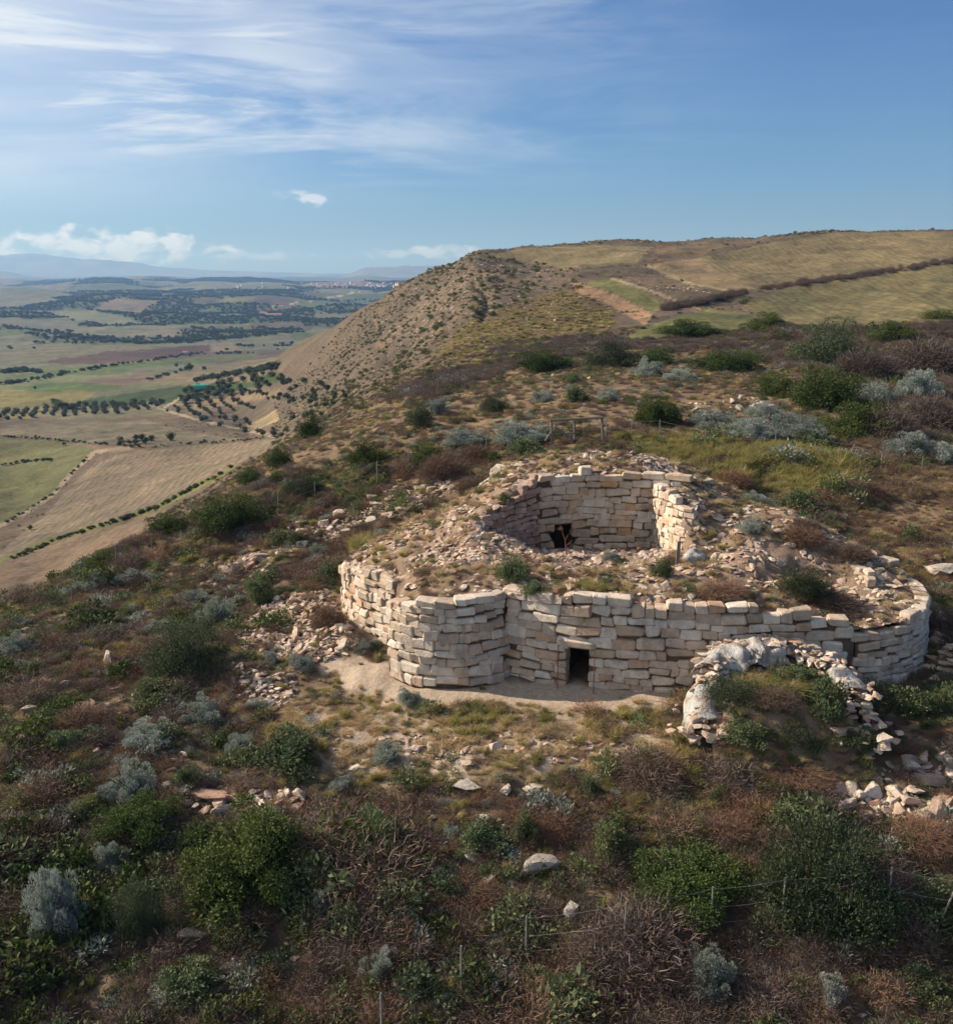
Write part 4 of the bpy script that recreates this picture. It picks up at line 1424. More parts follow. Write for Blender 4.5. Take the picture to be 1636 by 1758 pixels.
# ------------------------------------------------------------------ plants
def leaf_mat(name, a, b, c=None, trans=0.25, rough=0.75):
    m = bpy.data.materials.new(name)
    m.use_nodes = True
    t = NT(m.node_tree)
    p = m.node_tree.nodes['Principled BSDF']
    p.inputs['Roughness'].default_value = rough
    p.inputs['Specular IOR Level'].default_value = 0.25
    at = t.n('ShaderNodeAttribute', attribute_name='rnd').outputs['Fac']
    ob = t.n('ShaderNodeObjectInfo').outputs['Random']
    col = t.mix(at, a, b)
    if c:
        col = t.mix(t.ramp(ob, 0.35, 0.95, 0.0, 0.8), col, c)
    col = t.mix(1.0, col, t.mix(t.math('FRACT', t.math('MULTIPLY', ob, 7.31)), (0.78, 0.78, 0.78), (1.18, 1.18, 1.18)), 'MULTIPLY')
    t.link(col, p.inputs['Base Color'])
    tr = t.n('ShaderNodeBsdfTranslucent')
    t.link(col, tr.inputs[0])
    ms = t.n('ShaderNodeMixShader')
    ms.inputs[0].default_value = trans
    t.link(p.outputs[0], ms.inputs[1])
    t.link(tr.outputs[0], ms.inputs[2])
    t.link(ms.outputs[0], m.node_tree.nodes['Material Output'].inputs[0])
    return m


M_LENT = leaf_mat('lentisk_leaf', (0.024, 0.042, 0.011), (0.090, 0.128, 0.030), (0.095, 0.115, 0.026))
M_OLIV = leaf_mat('olive_leaf', (0.034, 0.047, 0.023), (0.092, 0.110, 0.056), (0.07, 0.09, 0.04))
M_SILV = leaf_mat('silver_leaf', (0.15, 0.18, 0.15), (0.38, 0.41, 0.355), (0.28, 0.31, 0.25))
M_WEED = leaf_mat('weed_leaf', (0.065, 0.095, 0.040), (0.17, 0.205, 0.095), (0.16, 0.17, 0.07))
M_TWIG = leaf_mat('dry_twig', (0.085, 0.056, 0.042), (0.25, 0.172, 0.125), (0.25, 0.135, 0.08), 0.1)
M_PURP = leaf_mat('bare_twig', (0.07, 0.050, 0.042), (0.18, 0.132, 0.108), (0.145, 0.105, 0.083), 0.1)
M_GOLD = leaf_mat('dry_grass', (0.38, 0.28, 0.15), (0.66, 0.54, 0.32), (0.52, 0.37, 0.20), 0.4)
M_GREEN = leaf_mat('green_grass', (0.17, 0.165, 0.045), (0.39, 0.345, 0.115), (0.42, 0.34, 0.14), 0.35)
M_STEM, t_, p_ = material('woody_stem')
p_.inputs['Base Color'].default_value = (0.10, 0.075, 0.055, 1)


def unit(v):
    return v / np.maximum(np.linalg.norm(v, axis=-1, keepdims=True), 1e-9)


def leaves(pos, axis, nrm, ln, wd, mat, name, rnd=None, extra=None):
    """diamond leaves: pos = base points, axis = length direction"""
    n = len(pos)
    ax = unit(axis)
    sd = unit(np.cross(ax, nrm))
    ln, wd = np.broadcast_to(ln, n)[:, None], np.broadcast_to(wd, n)[:, None]
    v = np.stack([pos, pos + ax * ln * 0.5 + sd * wd * 0.5, pos + ax * ln, pos + ax * ln * 0.5 - sd * wd * 0.5], 1).reshape(-1, 3)
    f = np.arange(4 * n).reshape(n, 4)
    rnd = rng.random(n) if rnd is None else rnd
    return mesh_from(name, v, f, False, [mat], {'rnd': ('FLOAT', np.repeat(rnd, 4))})


def dome_bush(name, mat, n, leaf, lobes=26, lobe_r=(0.22, 0.36), seed=0, flat=1.0, aspect=0.45, spiky=0.0):
    r = np.random.default_rng(seed)
    d = unit(r.normal(size=(lobes, 3)))
    d[:, 2] = np.abs(d[:, 2])
    c = d * (r.uniform(0.25, 0.74, (lobes, 1))) * (0.85 + 0.3 * r.random((lobes, 1)))
    low = r.random(lobes) < 0.35
    c[low, 2] *= 0.3
    c[low, :2] *= 1.12
    c[:, 2] = c[:, 2] * 1.05 * flat + 0.12
    rad = r.uniform(*lobe_r, lobes)
    k = r.integers(0, lobes, n)
    dd = unit(r.normal(size=(n, 3)) + np.array([0, 0, 0.35]))
    rr = rad[k] * np.clip(r.normal(0.93, 0.12, n), 0.4, 1.12)
    pos = c[k] + dd * rr[:, None]
    pos[:, 2] = np.maximum(pos[:, 2], 0.0 + 0.1 * r.random(n))
    ax = unit(dd * (0.6 + spiky) + r.normal(size=(n, 3)) * 0.55 + np.array([0, 0, 0.25 + spiky]))
    nrm = unit(dd + r.normal(size=(n, 3)) * 0.5)
    ln = leaf * r.uniform(0.7, 1.35, n)
    return leaves(pos, ax, nrm, ln, ln * aspect, mat, name, rnd=np.clip(0.5 * r.random(n) + 0.5 * r.random(lobes)[k], 0, 1))


def sticks(name, mat, n, height, spread, width, seed, curve=0.25, tufts=9, base_r=0.5):
    """thin bent blades or twigs growing out of several crowns"""
    r = np.random.default_rng(seed)
    ang = r.uniform(0, 2 * np.pi, tufts)
    rad = base_r * np.sqrt(r.random(tufts))
    cen = np.stack([rad * np.cos(ang), rad * np.sin(ang), np.zeros(tufts)], -1)
    k = r.integers(0, tufts, n)
    b = cen[k] + np.concatenate([r.normal(size=(n, 2)) * 0.06, r.random((n, 1)) * 0.02], 1)
    dr = np.concatenate([r.normal(size=(n, 2)) * spread, np.ones((n, 1))], 1)
    dr = unit(dr)
    L = height * r.uniform(0.45, 1.1, n)[:, None]
    bend = np.concatenate([r.normal(size=(n, 2)), -np.abs(r.normal(size=(n, 1))) * 0.6], 1) * curve
    p1 = b + dr * L * 0.55
    p2 = b + dr * L + bend * L
    sd = unit(np.cross(dr, r.normal(size=(n, 3)))) * width
    v = np.stack([b - sd, b + sd, p1 + sd * 0.8, p1 - sd * 0.8, p2], 1).reshape(-1, 3)
    v[:, 2] = np.maximum(v[:, 2], -0.05)
    i = np.arange(n) * 5
    f = [(a, a + 1, a + 2, a + 3) for a in i] + [(a + 3, a + 2, a + 4) for a in i]
    rnd = np.repeat(np.clip(0.6 * r.random(n) + 0.4 * r.random(tufts)[k], 0, 1), 5)
    return mesh_from(name, v, f, False, [mat], {'rnd': ('FLOAT', rnd)})


def twig_bush(name, mat, n, seed, width=0.012):
    """a dome of forking bare twigs"""
    r = np.random.default_rng(seed)
    d = unit(r.normal(size=(n, 3)) * np.array([1, 1, 0.8]) + np.array([0, 0, 0.35]))
    d[:, 2] = np.abs(d[:, 2])
    p0 = d * r.uniform(0.15, 0.78, (n, 1)) + r.normal(size=(n, 3)) * 0.06
    ax = unit(d + r.normal(size=(n, 3)) * 0.65)
    L = r.uniform(0.12, 0.34, (n, 1))
    p1 = p0 + ax * L * 0.5
    p2 = p0 + unit(ax + r.normal(size=(n, 3)) * 0.28) * L
    sd = unit(np.cross(ax, r.normal(size=(n, 3)))) * width
    v = np.stack([p0 - sd, p0 + sd, p1 + sd * 0.7, p1 - sd * 0.7, p2], 1).reshape(-1, 3)
    v[:, 2] = np.maximum(v[:, 2], 0.0)
    i = np.arange(n) * 5
    f = [(a, a + 1, a + 2, a + 3) for a in i] + [(a + 3, a + 2, a + 4) for a in i]
    return mesh_from(name, v, f, False, [mat], {'rnd': ('FLOAT', np.repeat(r.random(n), 5))})


def stem_mesh(seed, k=9, h=0.6):
    mb = MB()
    r = random.Random(seed)
    for _ in range(k):
        a = r.uniform(0, 6.28)
        top = Vector((math.cos(a) * r.uniform(0.2, 0.6), math.sin(a) * r.uniform(0.2, 0.6), r.uniform(0.35, h + 0.15)))
        mid = Vector((top.x * 0.35, top.y * 0.35, top.z * 0.55))
        mb.bar((0.04 * math.cos(a), 0.04 * math.sin(a), -0.12), mid, 0.028, 5, 0.02)
        mb.bar(mid, top, 0.02, 5, 0.008)
    return mesh_from('stems', mb.v, mb.f, True, [M_STEM])


STEMS = [stem_mesh(s) for s in (1, 2, 3)]
SPEC = {
    'L': [dome_bush('foliage', M_LENT, 9000, 0.062, 30, seed=s) for s in (1, 2, 3)],
    'LB': [dome_bush('foliage', M_LENT, 24000, 0.042, 60, (0.14, 0.25), seed=s) for s in (4, 5)],
    'O': [dome_bush('foliage', M_OLIV, 10000, 0.060, 34, seed=s, aspect=0.3, spiky=0.2) for s in (6, 7)],
    'OB': [dome_bush('foliage', M_OLIV, 24000, 0.042, 60, (0.15, 0.26), seed=s, aspect=0.34, spiky=0.2) for s in (8, 9)],
    'S': [dome_bush('foliage', M_SILV, 7000, 0.085, 60, (0.11, 0.19), seed=s, aspect=0.26, spiky=0.7) for s in (10, 11, 12)],
    'SB': [dome_bush('foliage', M_SILV, 16000, 0.060, 110, (0.08, 0.15), seed=s, aspect=0.28, spiky=0.7) for s in (13, 14)],
    'W': [dome_bush('foliage', M_WEED, 5500, 0.085, 60, (0.10, 0.20), seed=s, aspect=0.42, spiky=0.1, flat=1.1) for s in (15, 16, 17)],
    'D': [twig_bush('foliage', M_TWIG, 8500, s, 0.0052) for s in (18, 19, 20)],
    'Q': [twig_bush('foliage', M_PURP, 8500, s, 0.0055) for s in (21, 22)],
    'F': [sticks('foliage', M_GREEN, 1500, 0.95, 0.42, 0.010, s, 0.18, 16, 0.6) for s in (23, 24)],
}
CATS = {'L': 'bush', 'LB': 'bush', 'O': 'bush', 'OB': 'bush', 'S': 'shrub', 'SB': 'shrub', 'W': 'weed', 'D': 'dry bush', 'Q': 'dry bush', 'F': 'grass tuft'}
NAMES = {'L': 'evergreen_bush', 'LB': 'evergreen_bush', 'O': 'grey_green_bush', 'OB': 'grey_green_bush', 'S': 'silver_shrub', 'SB': 'silver_shrub', 'W': 'leafy_weed', 'D': 'dry_bush', 'Q': 'bare_bush', 'F': 'grass_tuft'}
r5 = random.Random(55)


def scale_at(px, py, y):
    """metres per photograph pixel at forward distance y"""
    t = ray(px, py)[1]
    return y * (CP - t * SP) / F_PX


def plant(sp, px, py, wpx, hpx, label, group=None, where=None):
    """one bush whose foot shows at (px, py), wpx wide and hpx tall in the photograph"""
    x, y, z = where or G(px, py)
    m = scale_at(px, py, y)
    wd = wpx * m * (1.2 if y > 50 else 1.12)
    an = math.atan(-ray(px, py)[1])
    rd = wd * 0.5 * 0.9
    up = max(hpx * m - 0.55 * rd * math.sin(an), 0.3 * hpx * m)      # seen from above: part of the height is depth
    ht = math.sqrt(max(up * up - (rd * math.sin(an)) ** 2, (0.4 * hpx * m) ** 2)) / math.cos(an) * 1.05
    if y > 50:
        ht *= 1.3
        sp = {'L': 'LB', 'O': 'OB', 'S': 'SB'}.get(sp, sp) if wpx > 60 else sp
    if where is None:
        y += rd * 0.75
        x *= y / (y - rd * 0.75)
        z = float(H(x, y))
    e = empty(NAMES[sp], (x, y, z - 0.05))
    tag(e, label, CATS[sp], group)
    k = r5.randrange(9)
    fo = link('foliage', SPEC[sp][k % len(SPEC[sp])], e)
    s = wd / 2.0 / 0.90
    fo.scale = (s * r5.uniform(0.95, 1.1), s * r5.uniform(0.8, 1.0), ht / 1.12)
    fo.rotation_euler = (0, 0, r5.uniform(0, 6.28))
    if sp not in ('F',):
        stt = link('stems', STEMS[k % 3], e)
        stt.scale = (s, s, ht)
    return e


BUSHES = [
    # behind the ruin
    ('L', 937, 641, 92, 36, 'dark green domed bush at the left end of the scrub belt'),
    ('O', 1052, 632, 88, 44, 'round grey-green bush right of the stone heap behind the gate'),
    ('L', 1128, 626, 56, 28, 'small dark bush between the grey-green bush and the wide yellow-green one'),
    ('L', 1245, 641, 122, 40, 'low wide yellow-green bush in front of the scrub belt'),
    ('L', 1178, 582, 96, 24, 'flat dark bush at the near edge of the small green field'),
    ('L', 1318, 570, 94, 28, 'flat dark bush right of the one by the small green field'),
    ('OB', 1425, 634, 146, 70, 'largest rounded dark green bush on the right horizon slope'),
    ('L', 1534, 588, 94, 30, 'dark bush standing alone at the right under the big field'),
    ('L', 1335, 686, 84, 44, 'dark green bush left of the two-lobed bush'),
    ('LB', 1412, 708, 136, 78, 'big two-lobed dark green bush below the largest rounded one'),
    ('L', 1132, 738, 100, 52, 'dark green bush just right of the gate'),
    ('L', 1472, 760, 130, 58, 'dark green bush sprawling under the two-lobed bush'),
    ('L', 1615, 548, 60, 16, 'thin strip of green bush at the right edge under the field'),
    ('S', 1112, 648, 52, 30, 'pale silver shrub on the heap left of the wide yellow-green bush'),
    ('S', 1168, 658, 64, 26, 'low silver shrub in front of the wide yellow-green bush'),
    ('S', 1042, 690, 44, 24, 'small silver shrub behind the gate'),
    ('S', 935, 692, 46, 22, 'silver shrub left behind the gate'),
    ('W', 985, 660, 34, 20, 'small green weed beside the far stone heap'),
    ('W', 985, 692, 50, 26, 'green weed between two silver shrubs behind the gate'),
    ('S', 1225, 742, 90, 40, 'silver shrub right of the dark bush by the gate'),
    ('S', 1310, 728, 70, 34, 'silver shrub high in the middle of the silver thicket'),
    ('SB', 1290, 768, 110, 44, 'broad silver shrub in the middle of the silver thicket by the fence'),
    ('S', 1365, 762, 90, 46, 'silver shrub at the right end of the silver thicket'),
    ('S', 1400, 775, 66, 36, 'small silver shrub behind the leaning fence post'),
    ('S', 1560, 790, 90, 46, 'silver shrub on the right slope beyond the fence'),
    ('S', 1500, 700, 90, 44, 'silver shrub right of the two-lobed bush'),
    ('S', 1575, 690, 84, 50, 'tall silver shrub at the right under the bare scrub'),
    ('S', 1610, 800, 60, 36, 'silver shrub at the right edge beyond the fence'),
    ('Q', 1390, 690, 70, 34, 'bare brown bush between the dark bushes on the right'),
    ('Q', 1520, 760, 110, 60, 'large bare purple-brown bush on the right slope'),
    ('Q', 1600, 740, 100, 60, 'bare purple-brown bush at the right edge'),
    ('Q', 1590, 640, 120, 60, 'bare brown bush right of the largest rounded bush'),
    ('Q', 1480, 650, 110, 50, 'bare brown bush at the right foot of the largest rounded bush'),
    ('SB', 898, 768, 112, 44, 'wide silver shrub left of the gate'),
    ('S', 800, 772, 74, 32, 'silver shrub left of the wide one by the gate'),
    ('O', 850, 712, 60, 34, 'grey-green bush on the slope up behind the silver shrubs'),
    ('W', 905, 785, 70, 30, 'green weed at the back corner of the ruin'),
    ('O', 720, 735, 50, 40, 'grey-green bush on the left slope beyond the fence'),
    ('S', 752, 715, 46, 26, 'silver shrub high on the left slope beyond the fence'),
    ('D', 820, 800, 60, 34, 'dry brown bush behind the left rubble slope'),
    ('D', 755, 830, 70, 40, 'reddish dry bush on the tumbled wall line'),
    # left slope
    ('L', 627, 804, 78, 40, 'bright green bush behind the fence on the left slope'),
    ('L', 733, 812, 70, 48, 'bright green bush beside the tumbled wall line'),
    ('L', 532, 754, 46, 36, 'dark bush alone on the left skyline of the slope'),
    ('L', 480, 806, 48, 34, 'dark green bush below the skyline bush'),
    ('L', 432, 832, 52, 28, 'low green bush at the edge of the ploughed field'),
    ('L', 478, 836, 34, 22, 'small green bush right of the one at the field edge'),
    ('O', 520, 860, 70, 36, 'grey-green bush by the fence above the tumbled stones'),
    ('LB', 393, 928, 118, 64, 'biggest dark green bush on the left slope above the pale boulders'),
    ('L', 290, 920, 78, 38, 'dark green bush left of the biggest one on the left slope'),
    ('L', 180, 975, 60, 26, 'low yellow-green bush by the left fence post'),
    ('S', 157, 1018, 56, 36, 'silver-blue shrub below the left fence post'),
    ('S', 235, 1012, 72, 40, 'silver-green shrub right of the silver-blue one'),
    ('S', 22, 1132, 60, 46, 'silver-green shrub at the left edge'),
    ('OB', 322, 1178, 160, 118, 'large round olive-green bush left of the ruin'),
    ('S', 275, 1092, 70, 34, 'silver shrub behind the large round bush'),
    ('S', 372, 1078, 82, 56, 'grey silver shrub right behind the large round bush'),
    ('S', 335, 1042, 60, 30, 'silver shrub under the pale boulders'),
    ('W', 450, 1040, 60, 60, 'yellow-green weed between boulders and stone heap'),
    ('W', 275, 1222, 120, 60, 'sprawl of green weeds at the foot of the large round bush'),
    ('S', 550, 962, 46, 30, 'blue-grey shrub left of the side wall'),
    ('F', 620, 960, 80, 50, 'yellow-green grass tuft behind the side wall'),
    ('W', 500, 940, 90, 40, 'dark green weeds below the tumbled wall line'),
    ('S', 518, 1158, 52, 40, 'silver shrub at the foot of the left stone heap'),
    ('S', 464, 1146, 40, 32, 'small silver shrub left of the one at the heap foot'),
    ('S', 628, 1126, 36, 28, 'small silver shrub at the foot of the side wall'),
    ('S', 700, 1216, 44, 36, 'round silver shrub alone on the sandy path'),
    ('D', 565, 1080, 70, 60, 'rust-red dry bush against the side wall'),
    ('S', 346, 1248, 74, 56, 'silver shrub below the shaded stone patch'),
    ('S', 440, 1220, 40, 24, 'small green-grey shrub in the shaded stone patch'),
    ('SB', 262, 1300, 110, 56, 'silver-blue shrub on the left slope with a purple base'),
    ('S', 415, 1305, 64, 50, 'dull silver shrub beside the yellow-green weeds'),
    ('D', 150, 1260, 100, 54, 'rust-brown dry bush on the left slope'),
    ('W', 120, 1300, 80, 50, 'olive weed under the rust-brown dry bush'),
    ('SB', 225, 1390, 124, 84, 'big silver shrub above the dark foreground bushes'),
    ('W', 325, 1360, 60, 50, 'green weed right of the big silver shrub'),
    ('W', 490, 1340, 150, 90, 'wide yellow-green weeds before the shaded stone patch'),
    ('S', 75, 1425, 50, 36, 'small silver shrub at the left of the foreground'),
    ('W', 150, 1420, 80, 60, 'dark green weed left of the big silver shrub'),
    ('D', 60, 1480, 110, 70, 'brown dry bush at the left of the foreground'),
    # foreground
    ('LB', 238, 1480, 160, 104, 'dark green bush behind the tall silver shrub in the left foreground'),
    ('LB', 445, 1572, 262, 178, 'huge dark green bush in the left foreground'),
    ('SB', 100, 1640, 116, 146, 'tall silver shrub in the left foreground'),
    ('OB', 242, 1632, 86, 110, 'upright grey-green bush between tall silver shrub and huge dark bush'),
    ('SB', 558, 1594, 58, 70, 'round silver-blue shrub at the right foot of the huge dark bush'),
    ('S', 545, 1450, 56, 44, 'silver shrub on the right shoulder of the huge dark bush'),
    ('S', 190, 1510, 60, 60, 'silver shrub above the upright grey-green bush'),
    ('S', 652, 1700, 66, 66, 'silver shrub in the lower middle foreground'),
    ('W', 660, 1480, 120, 96, 'tall green weeds left of the flat grey boulder'),
    ('W', 830, 1480, 110, 66, 'green weeds below the foreground block row'),
    ('W', 900, 1462, 60, 70, 'upright green weed right of the weeds below the block row'),
    ('D', 960, 1450, 100, 60, 'round brown dry bush right of the foreground weeds'),
    ('W', 1045, 1500, 90, 80, 'tall green weed left of the right foreground thicket'),
    ('W', 1010, 1380, 44, 50, 'green weed above the round brown dry bush'),
    ('LB', 1178, 1620, 230, 140, 'dark green bush behind the foreground fence'),
    ('OB', 1395, 1640, 270, 216, 'huge grey-green bush behind the foreground fence posts'),
    ('W', 1150, 1480, 110, 56, 'pale green weed above the dark bush behind the fence'),
    ('S', 1375, 1440, 70, 40, 'silver shrub behind the huge grey-green bush'),
    ('SB', 1215, 1730, 116, 106, 'silver shrub in front of the foreground fence'),
    ('D', 1110, 1740, 130, 90, 'brown dry bush left of the silver shrub in front of the fence'),
    ('S', 1420, 1745, 80, 60, 'silver shrub at the bottom right of the foreground'),
    ('W', 1560, 1725, 120, 70, 'dark weed at the bottom right corner'),
    ('W', 340, 1735, 150, 90, 'olive weeds at the bottom left'),
    ('D', 1580, 1480, 120, 70, 'brown dry bush below the right boulder heap'),
    ('W', 600, 1640, 90, 80, 'dark weeds right of the silver-blue shrub'),
    ('D', 800, 1580, 140, 70, 'brown dry bush in the middle of the foreground'),
    ('W', 920, 1720, 90, 60, 'green weeds at the bottom middle'),
    ('Q', 760, 1700, 150, 80, 'dull bare bush at the bottom middle'),
    ('D', 1110, 1360, 130, 70, 'red-brown dry bush below the covered hut wall'),
    ('D', 1270, 1420, 140, 70, 'pale brown dry bush above the huge grey-green bush'),
    ('W', 1235, 1400, 60, 50, 'dark green weed beside the pale brown dry bush'),
    ('W', 1560, 1240, 110, 70, 'green weeds right of the covered hut wall'),
    ('D', 1480, 1290, 120, 46, 'orange-brown dry bush above the right boulder heap'),
    ('W', 1620, 1230, 60, 60, 'green weed at the right edge below the wall stub'),
    ('O', 1500, 1170, 90, 46, 'dark weedy bush at the foot of the right tower'),
    ('S', 668, 1325, 66, 50, 'silver shrub among the pale stones before the path'),
    ('S', 590, 1375, 60, 40, 'silver shrub left of the long weathered block'),
]
for b in BUSHES:
    plant(*b)


def on_mound(px, py):
    u, t = ray(px, py)
    ys = np.linspace(32.5, 50, 350)
    zs = np.where(inpoly(u * ys, ys, OUT), _mz[np.clip(((ys - 32.0) / 0.2).astype(int), 0, len(_gy) - 1), np.clip(((u * ys + 7.5) / 0.2).astype(int), 0, len(_gx) - 1)], -9.0)
    k = np.flatnonzero(CAM_Z + t * ys <= zs)
    return (float(u * ys[k[0]]), float(ys[k[0]]), float(zs[k[0]])) if len(k) else G(px, py)


_gx, _gy = np.arange(-7.5, 18.5, 0.2), np.arange(32.0, 53.5, 0.2)
_mz = mound_z(*[a.ravel() for a in np.meshgrid(_gx, _gy)]).reshape(len(_gy), len(_gx))


def mz_fast(x, y):
    if not inpoly(np.array(x), np.array(y), OUT):
        return -9.0
    return float(_mz[int(np.clip((y - 32.0) / 0.2, 0, len(_gy) - 1)), int(np.clip((x + 7.5) / 0.2, 0, len(_gx) - 1))])


ON_RUIN = [
    ('W', 880, 1000, 70, 50, 'dark green weed hanging over the corner of left tower and front wall'),
    ('W', 912, 1018, 60, 30, 'olive weed at the top of the front wall beside the left tower'),
    ('W', 1136, 992, 42, 38, 'round green weed below the bright broken wall end'),
    ('S', 1048, 962, 34, 22, 'silver shrub on the stones before the open chamber'),
    ('OB', 1378, 1018, 96, 62, 'dark bush growing in the sunken chamber of the right tower'),
    ('D', 1420, 1040, 110, 44, 'dry straw-coloured bush in front of the dark bush on the right tower'),
    ('S', 1284, 912, 46, 30, 'silver shrub on the heap above the right tower'),
    ('S', 1300, 862, 50, 26, 'silver shrub at the back of the heap above the right tower'),
    ('W', 1370, 872, 90, 44, 'grey-green weed on the skyline of the right heap'),
    ('D', 1375, 925, 90, 36, 'orange dry bush in the middle of the right heap'),
    ('D', 1460, 960, 80, 36, 'rusty dry bush on the outer slope of the right heap'),
    ('D', 1255, 835, 70, 34, 'brown dry bush behind the open chamber'),
    ('W', 868, 872, 26, 22, 'small green plant rooted in the broken left wall end'),
    ('D', 1240, 1018, 90, 36, 'brown dry bush along the top of the front wall'),
    ('F', 1020, 1010, 60, 30, 'pale grass tuft at the top of the front wall'),
    ('D', 745, 985, 70, 22, 'dry bush on top of the left tower'),
    ('D', 1380, 905, 60, 26, 'low rust-brown bush beside the silver shrub on the right heap'),
]
for sp, px, py, a, b, lab in ON_RUIN:
    plant(sp, px, py, a, b, lab, None, on_mound(px, py))
for sp, px, py, a, b, lab, wh in [
    ('O', 1240, 1215, 96, 56, 'grey shrub at the left side inside the covered hut wall', (7.75, 29.9)),
    ('W', 1400, 1240, 80, 80, 'grey-green weed at the right side inside the covered hut wall', (10.4, 29.2)),
    ('F', 1330, 1190, 130, 40, 'yellow-green grass inside the covered hut wall', (9.3, 30.7)),
    ('W', 1270, 1260, 100, 50, 'bright green weeds at the front of the covered hut wall', (8.1, 28.6)),
    ('W', 1470, 1200, 70, 50, 'weed over the right end of the covered hut wall', (11.7, 30.4)),
    ('D', 1340, 1290, 130, 50, 'pinkish dry bush before the covered hut wall', (9.3, 27.8)),
    ('D', 1320, 1225, 90, 44, 'brown dry bush in the middle of the covered hut', (9.0, 29.6)),
    ('W', 1380, 1180, 80, 40, 'yellowish weed under the crest of the covered hut wall', (10.0, 30.8)),
    ('S', 1235, 1180, 60, 36, 'dull silver shrub leaning on the covered hut wall crest', (7.6, 30.8)),
    ('O', 1330, 1262, 80, 50, 'olive weed at the front edge of the covered hut', (9.2, 28.5)),
    ('W', 1450, 1262, 80, 50, 'green weed at the right front of the covered hut', (11.2, 28.6)),
]:
    plant(sp, px, py, a, b, lab, None, (wh[0], wh[1], hut_z(*wh)))

# ------------------------------------------------------------------ ground cover
def small_protos():
    twig = [twig_bush('twig_clump', M_TWIG, 1100, 300 + s, 0.0072) for s in range(5)]
    purp = [twig_bush('bare_clump', M_PURP, 1100, 310 + s, 0.0075) for s in range(4)]
    gold = [sticks('dry_tuft', M_GOLD, 210, 0.9, 0.55, 0.017, 320 + s, 0.35, 5, 0.5) for s in range(5)]
    grn = [sticks('green_tuft', M_GREEN, 210, 0.9, 0.5, 0.018, 330 + s, 0.3, 5, 0.5) for s in range(4)]
    herb = [dome_bush('herb_clump', M_WEED, 420, 0.17, 12, (0.2, 0.4), 340 + s, aspect=0.45) for s in range(4)]
    sil = [dome_bush('silver_clump', M_SILV, 420, 0.17, 14, (0.16, 0.3), 350 + s, aspect=0.3, spiky=0.6) for s in range(3)]
    dark = [dome_bush('dark_clump', M_LENT, 420, 0.17, 12, (0.2, 0.4), 360 + s) for s in range(3)]
    return {k: proto_collection(k + '_protos', v) for k, v in dict(twig=twig, purp=purp, gold=gold, grn=grn, herb=herb, sil=sil, dark=dark).items()}


PC = small_protos()
ACC = {k: [[], [], [], []] for k in PC}


def put(kind, x, y, z, s, hs):
    n = len(x)
    if not n:
        return
    a = ACC[kind]
    a[0].append(np.stack([x, y, z], -1))
    a[1].append(np.stack([rng.normal(0, 0.08, n), rng.normal(0, 0.08, n), rng.uniform(0, 6.28, n)], -1))
    a[2].append(np.stack([s, s, s * hs], -1))
    a[3].append(rng.integers(0, len(PC[kind].objects), n))


def samples(y0, y1, density, umax=0.60):
    area = umax * (y1 * y1 - y0 * y0)
    n = int(area * density)
    y = np.sqrt(rng.uniform(y0 * y0, y1 * y1, n))
    x = rng.uniform(-umax, umax, n) * y
    z = H(x, y)
    px, py = project(x, y, z)
    return x, y, z, px, py


ZONE_GOLD = P((470, 1195), (600, 1205), (760, 1225), (1000, 1245), (1170, 1255), (1180, 1300), (1000, 1310), (860, 1330), (600, 1340), (470, 1290))
ZONE_YGRN = P((1060, 750), (1160, 745), (1330, 775), (1480, 800), (1500, 870), (1350, 860), (1240, 830), (1130, 800))
ZONE_RUST = P((1380, 870), (1500, 800), (1660, 800), (1660, 970), (1540, 960), (1440, 880))


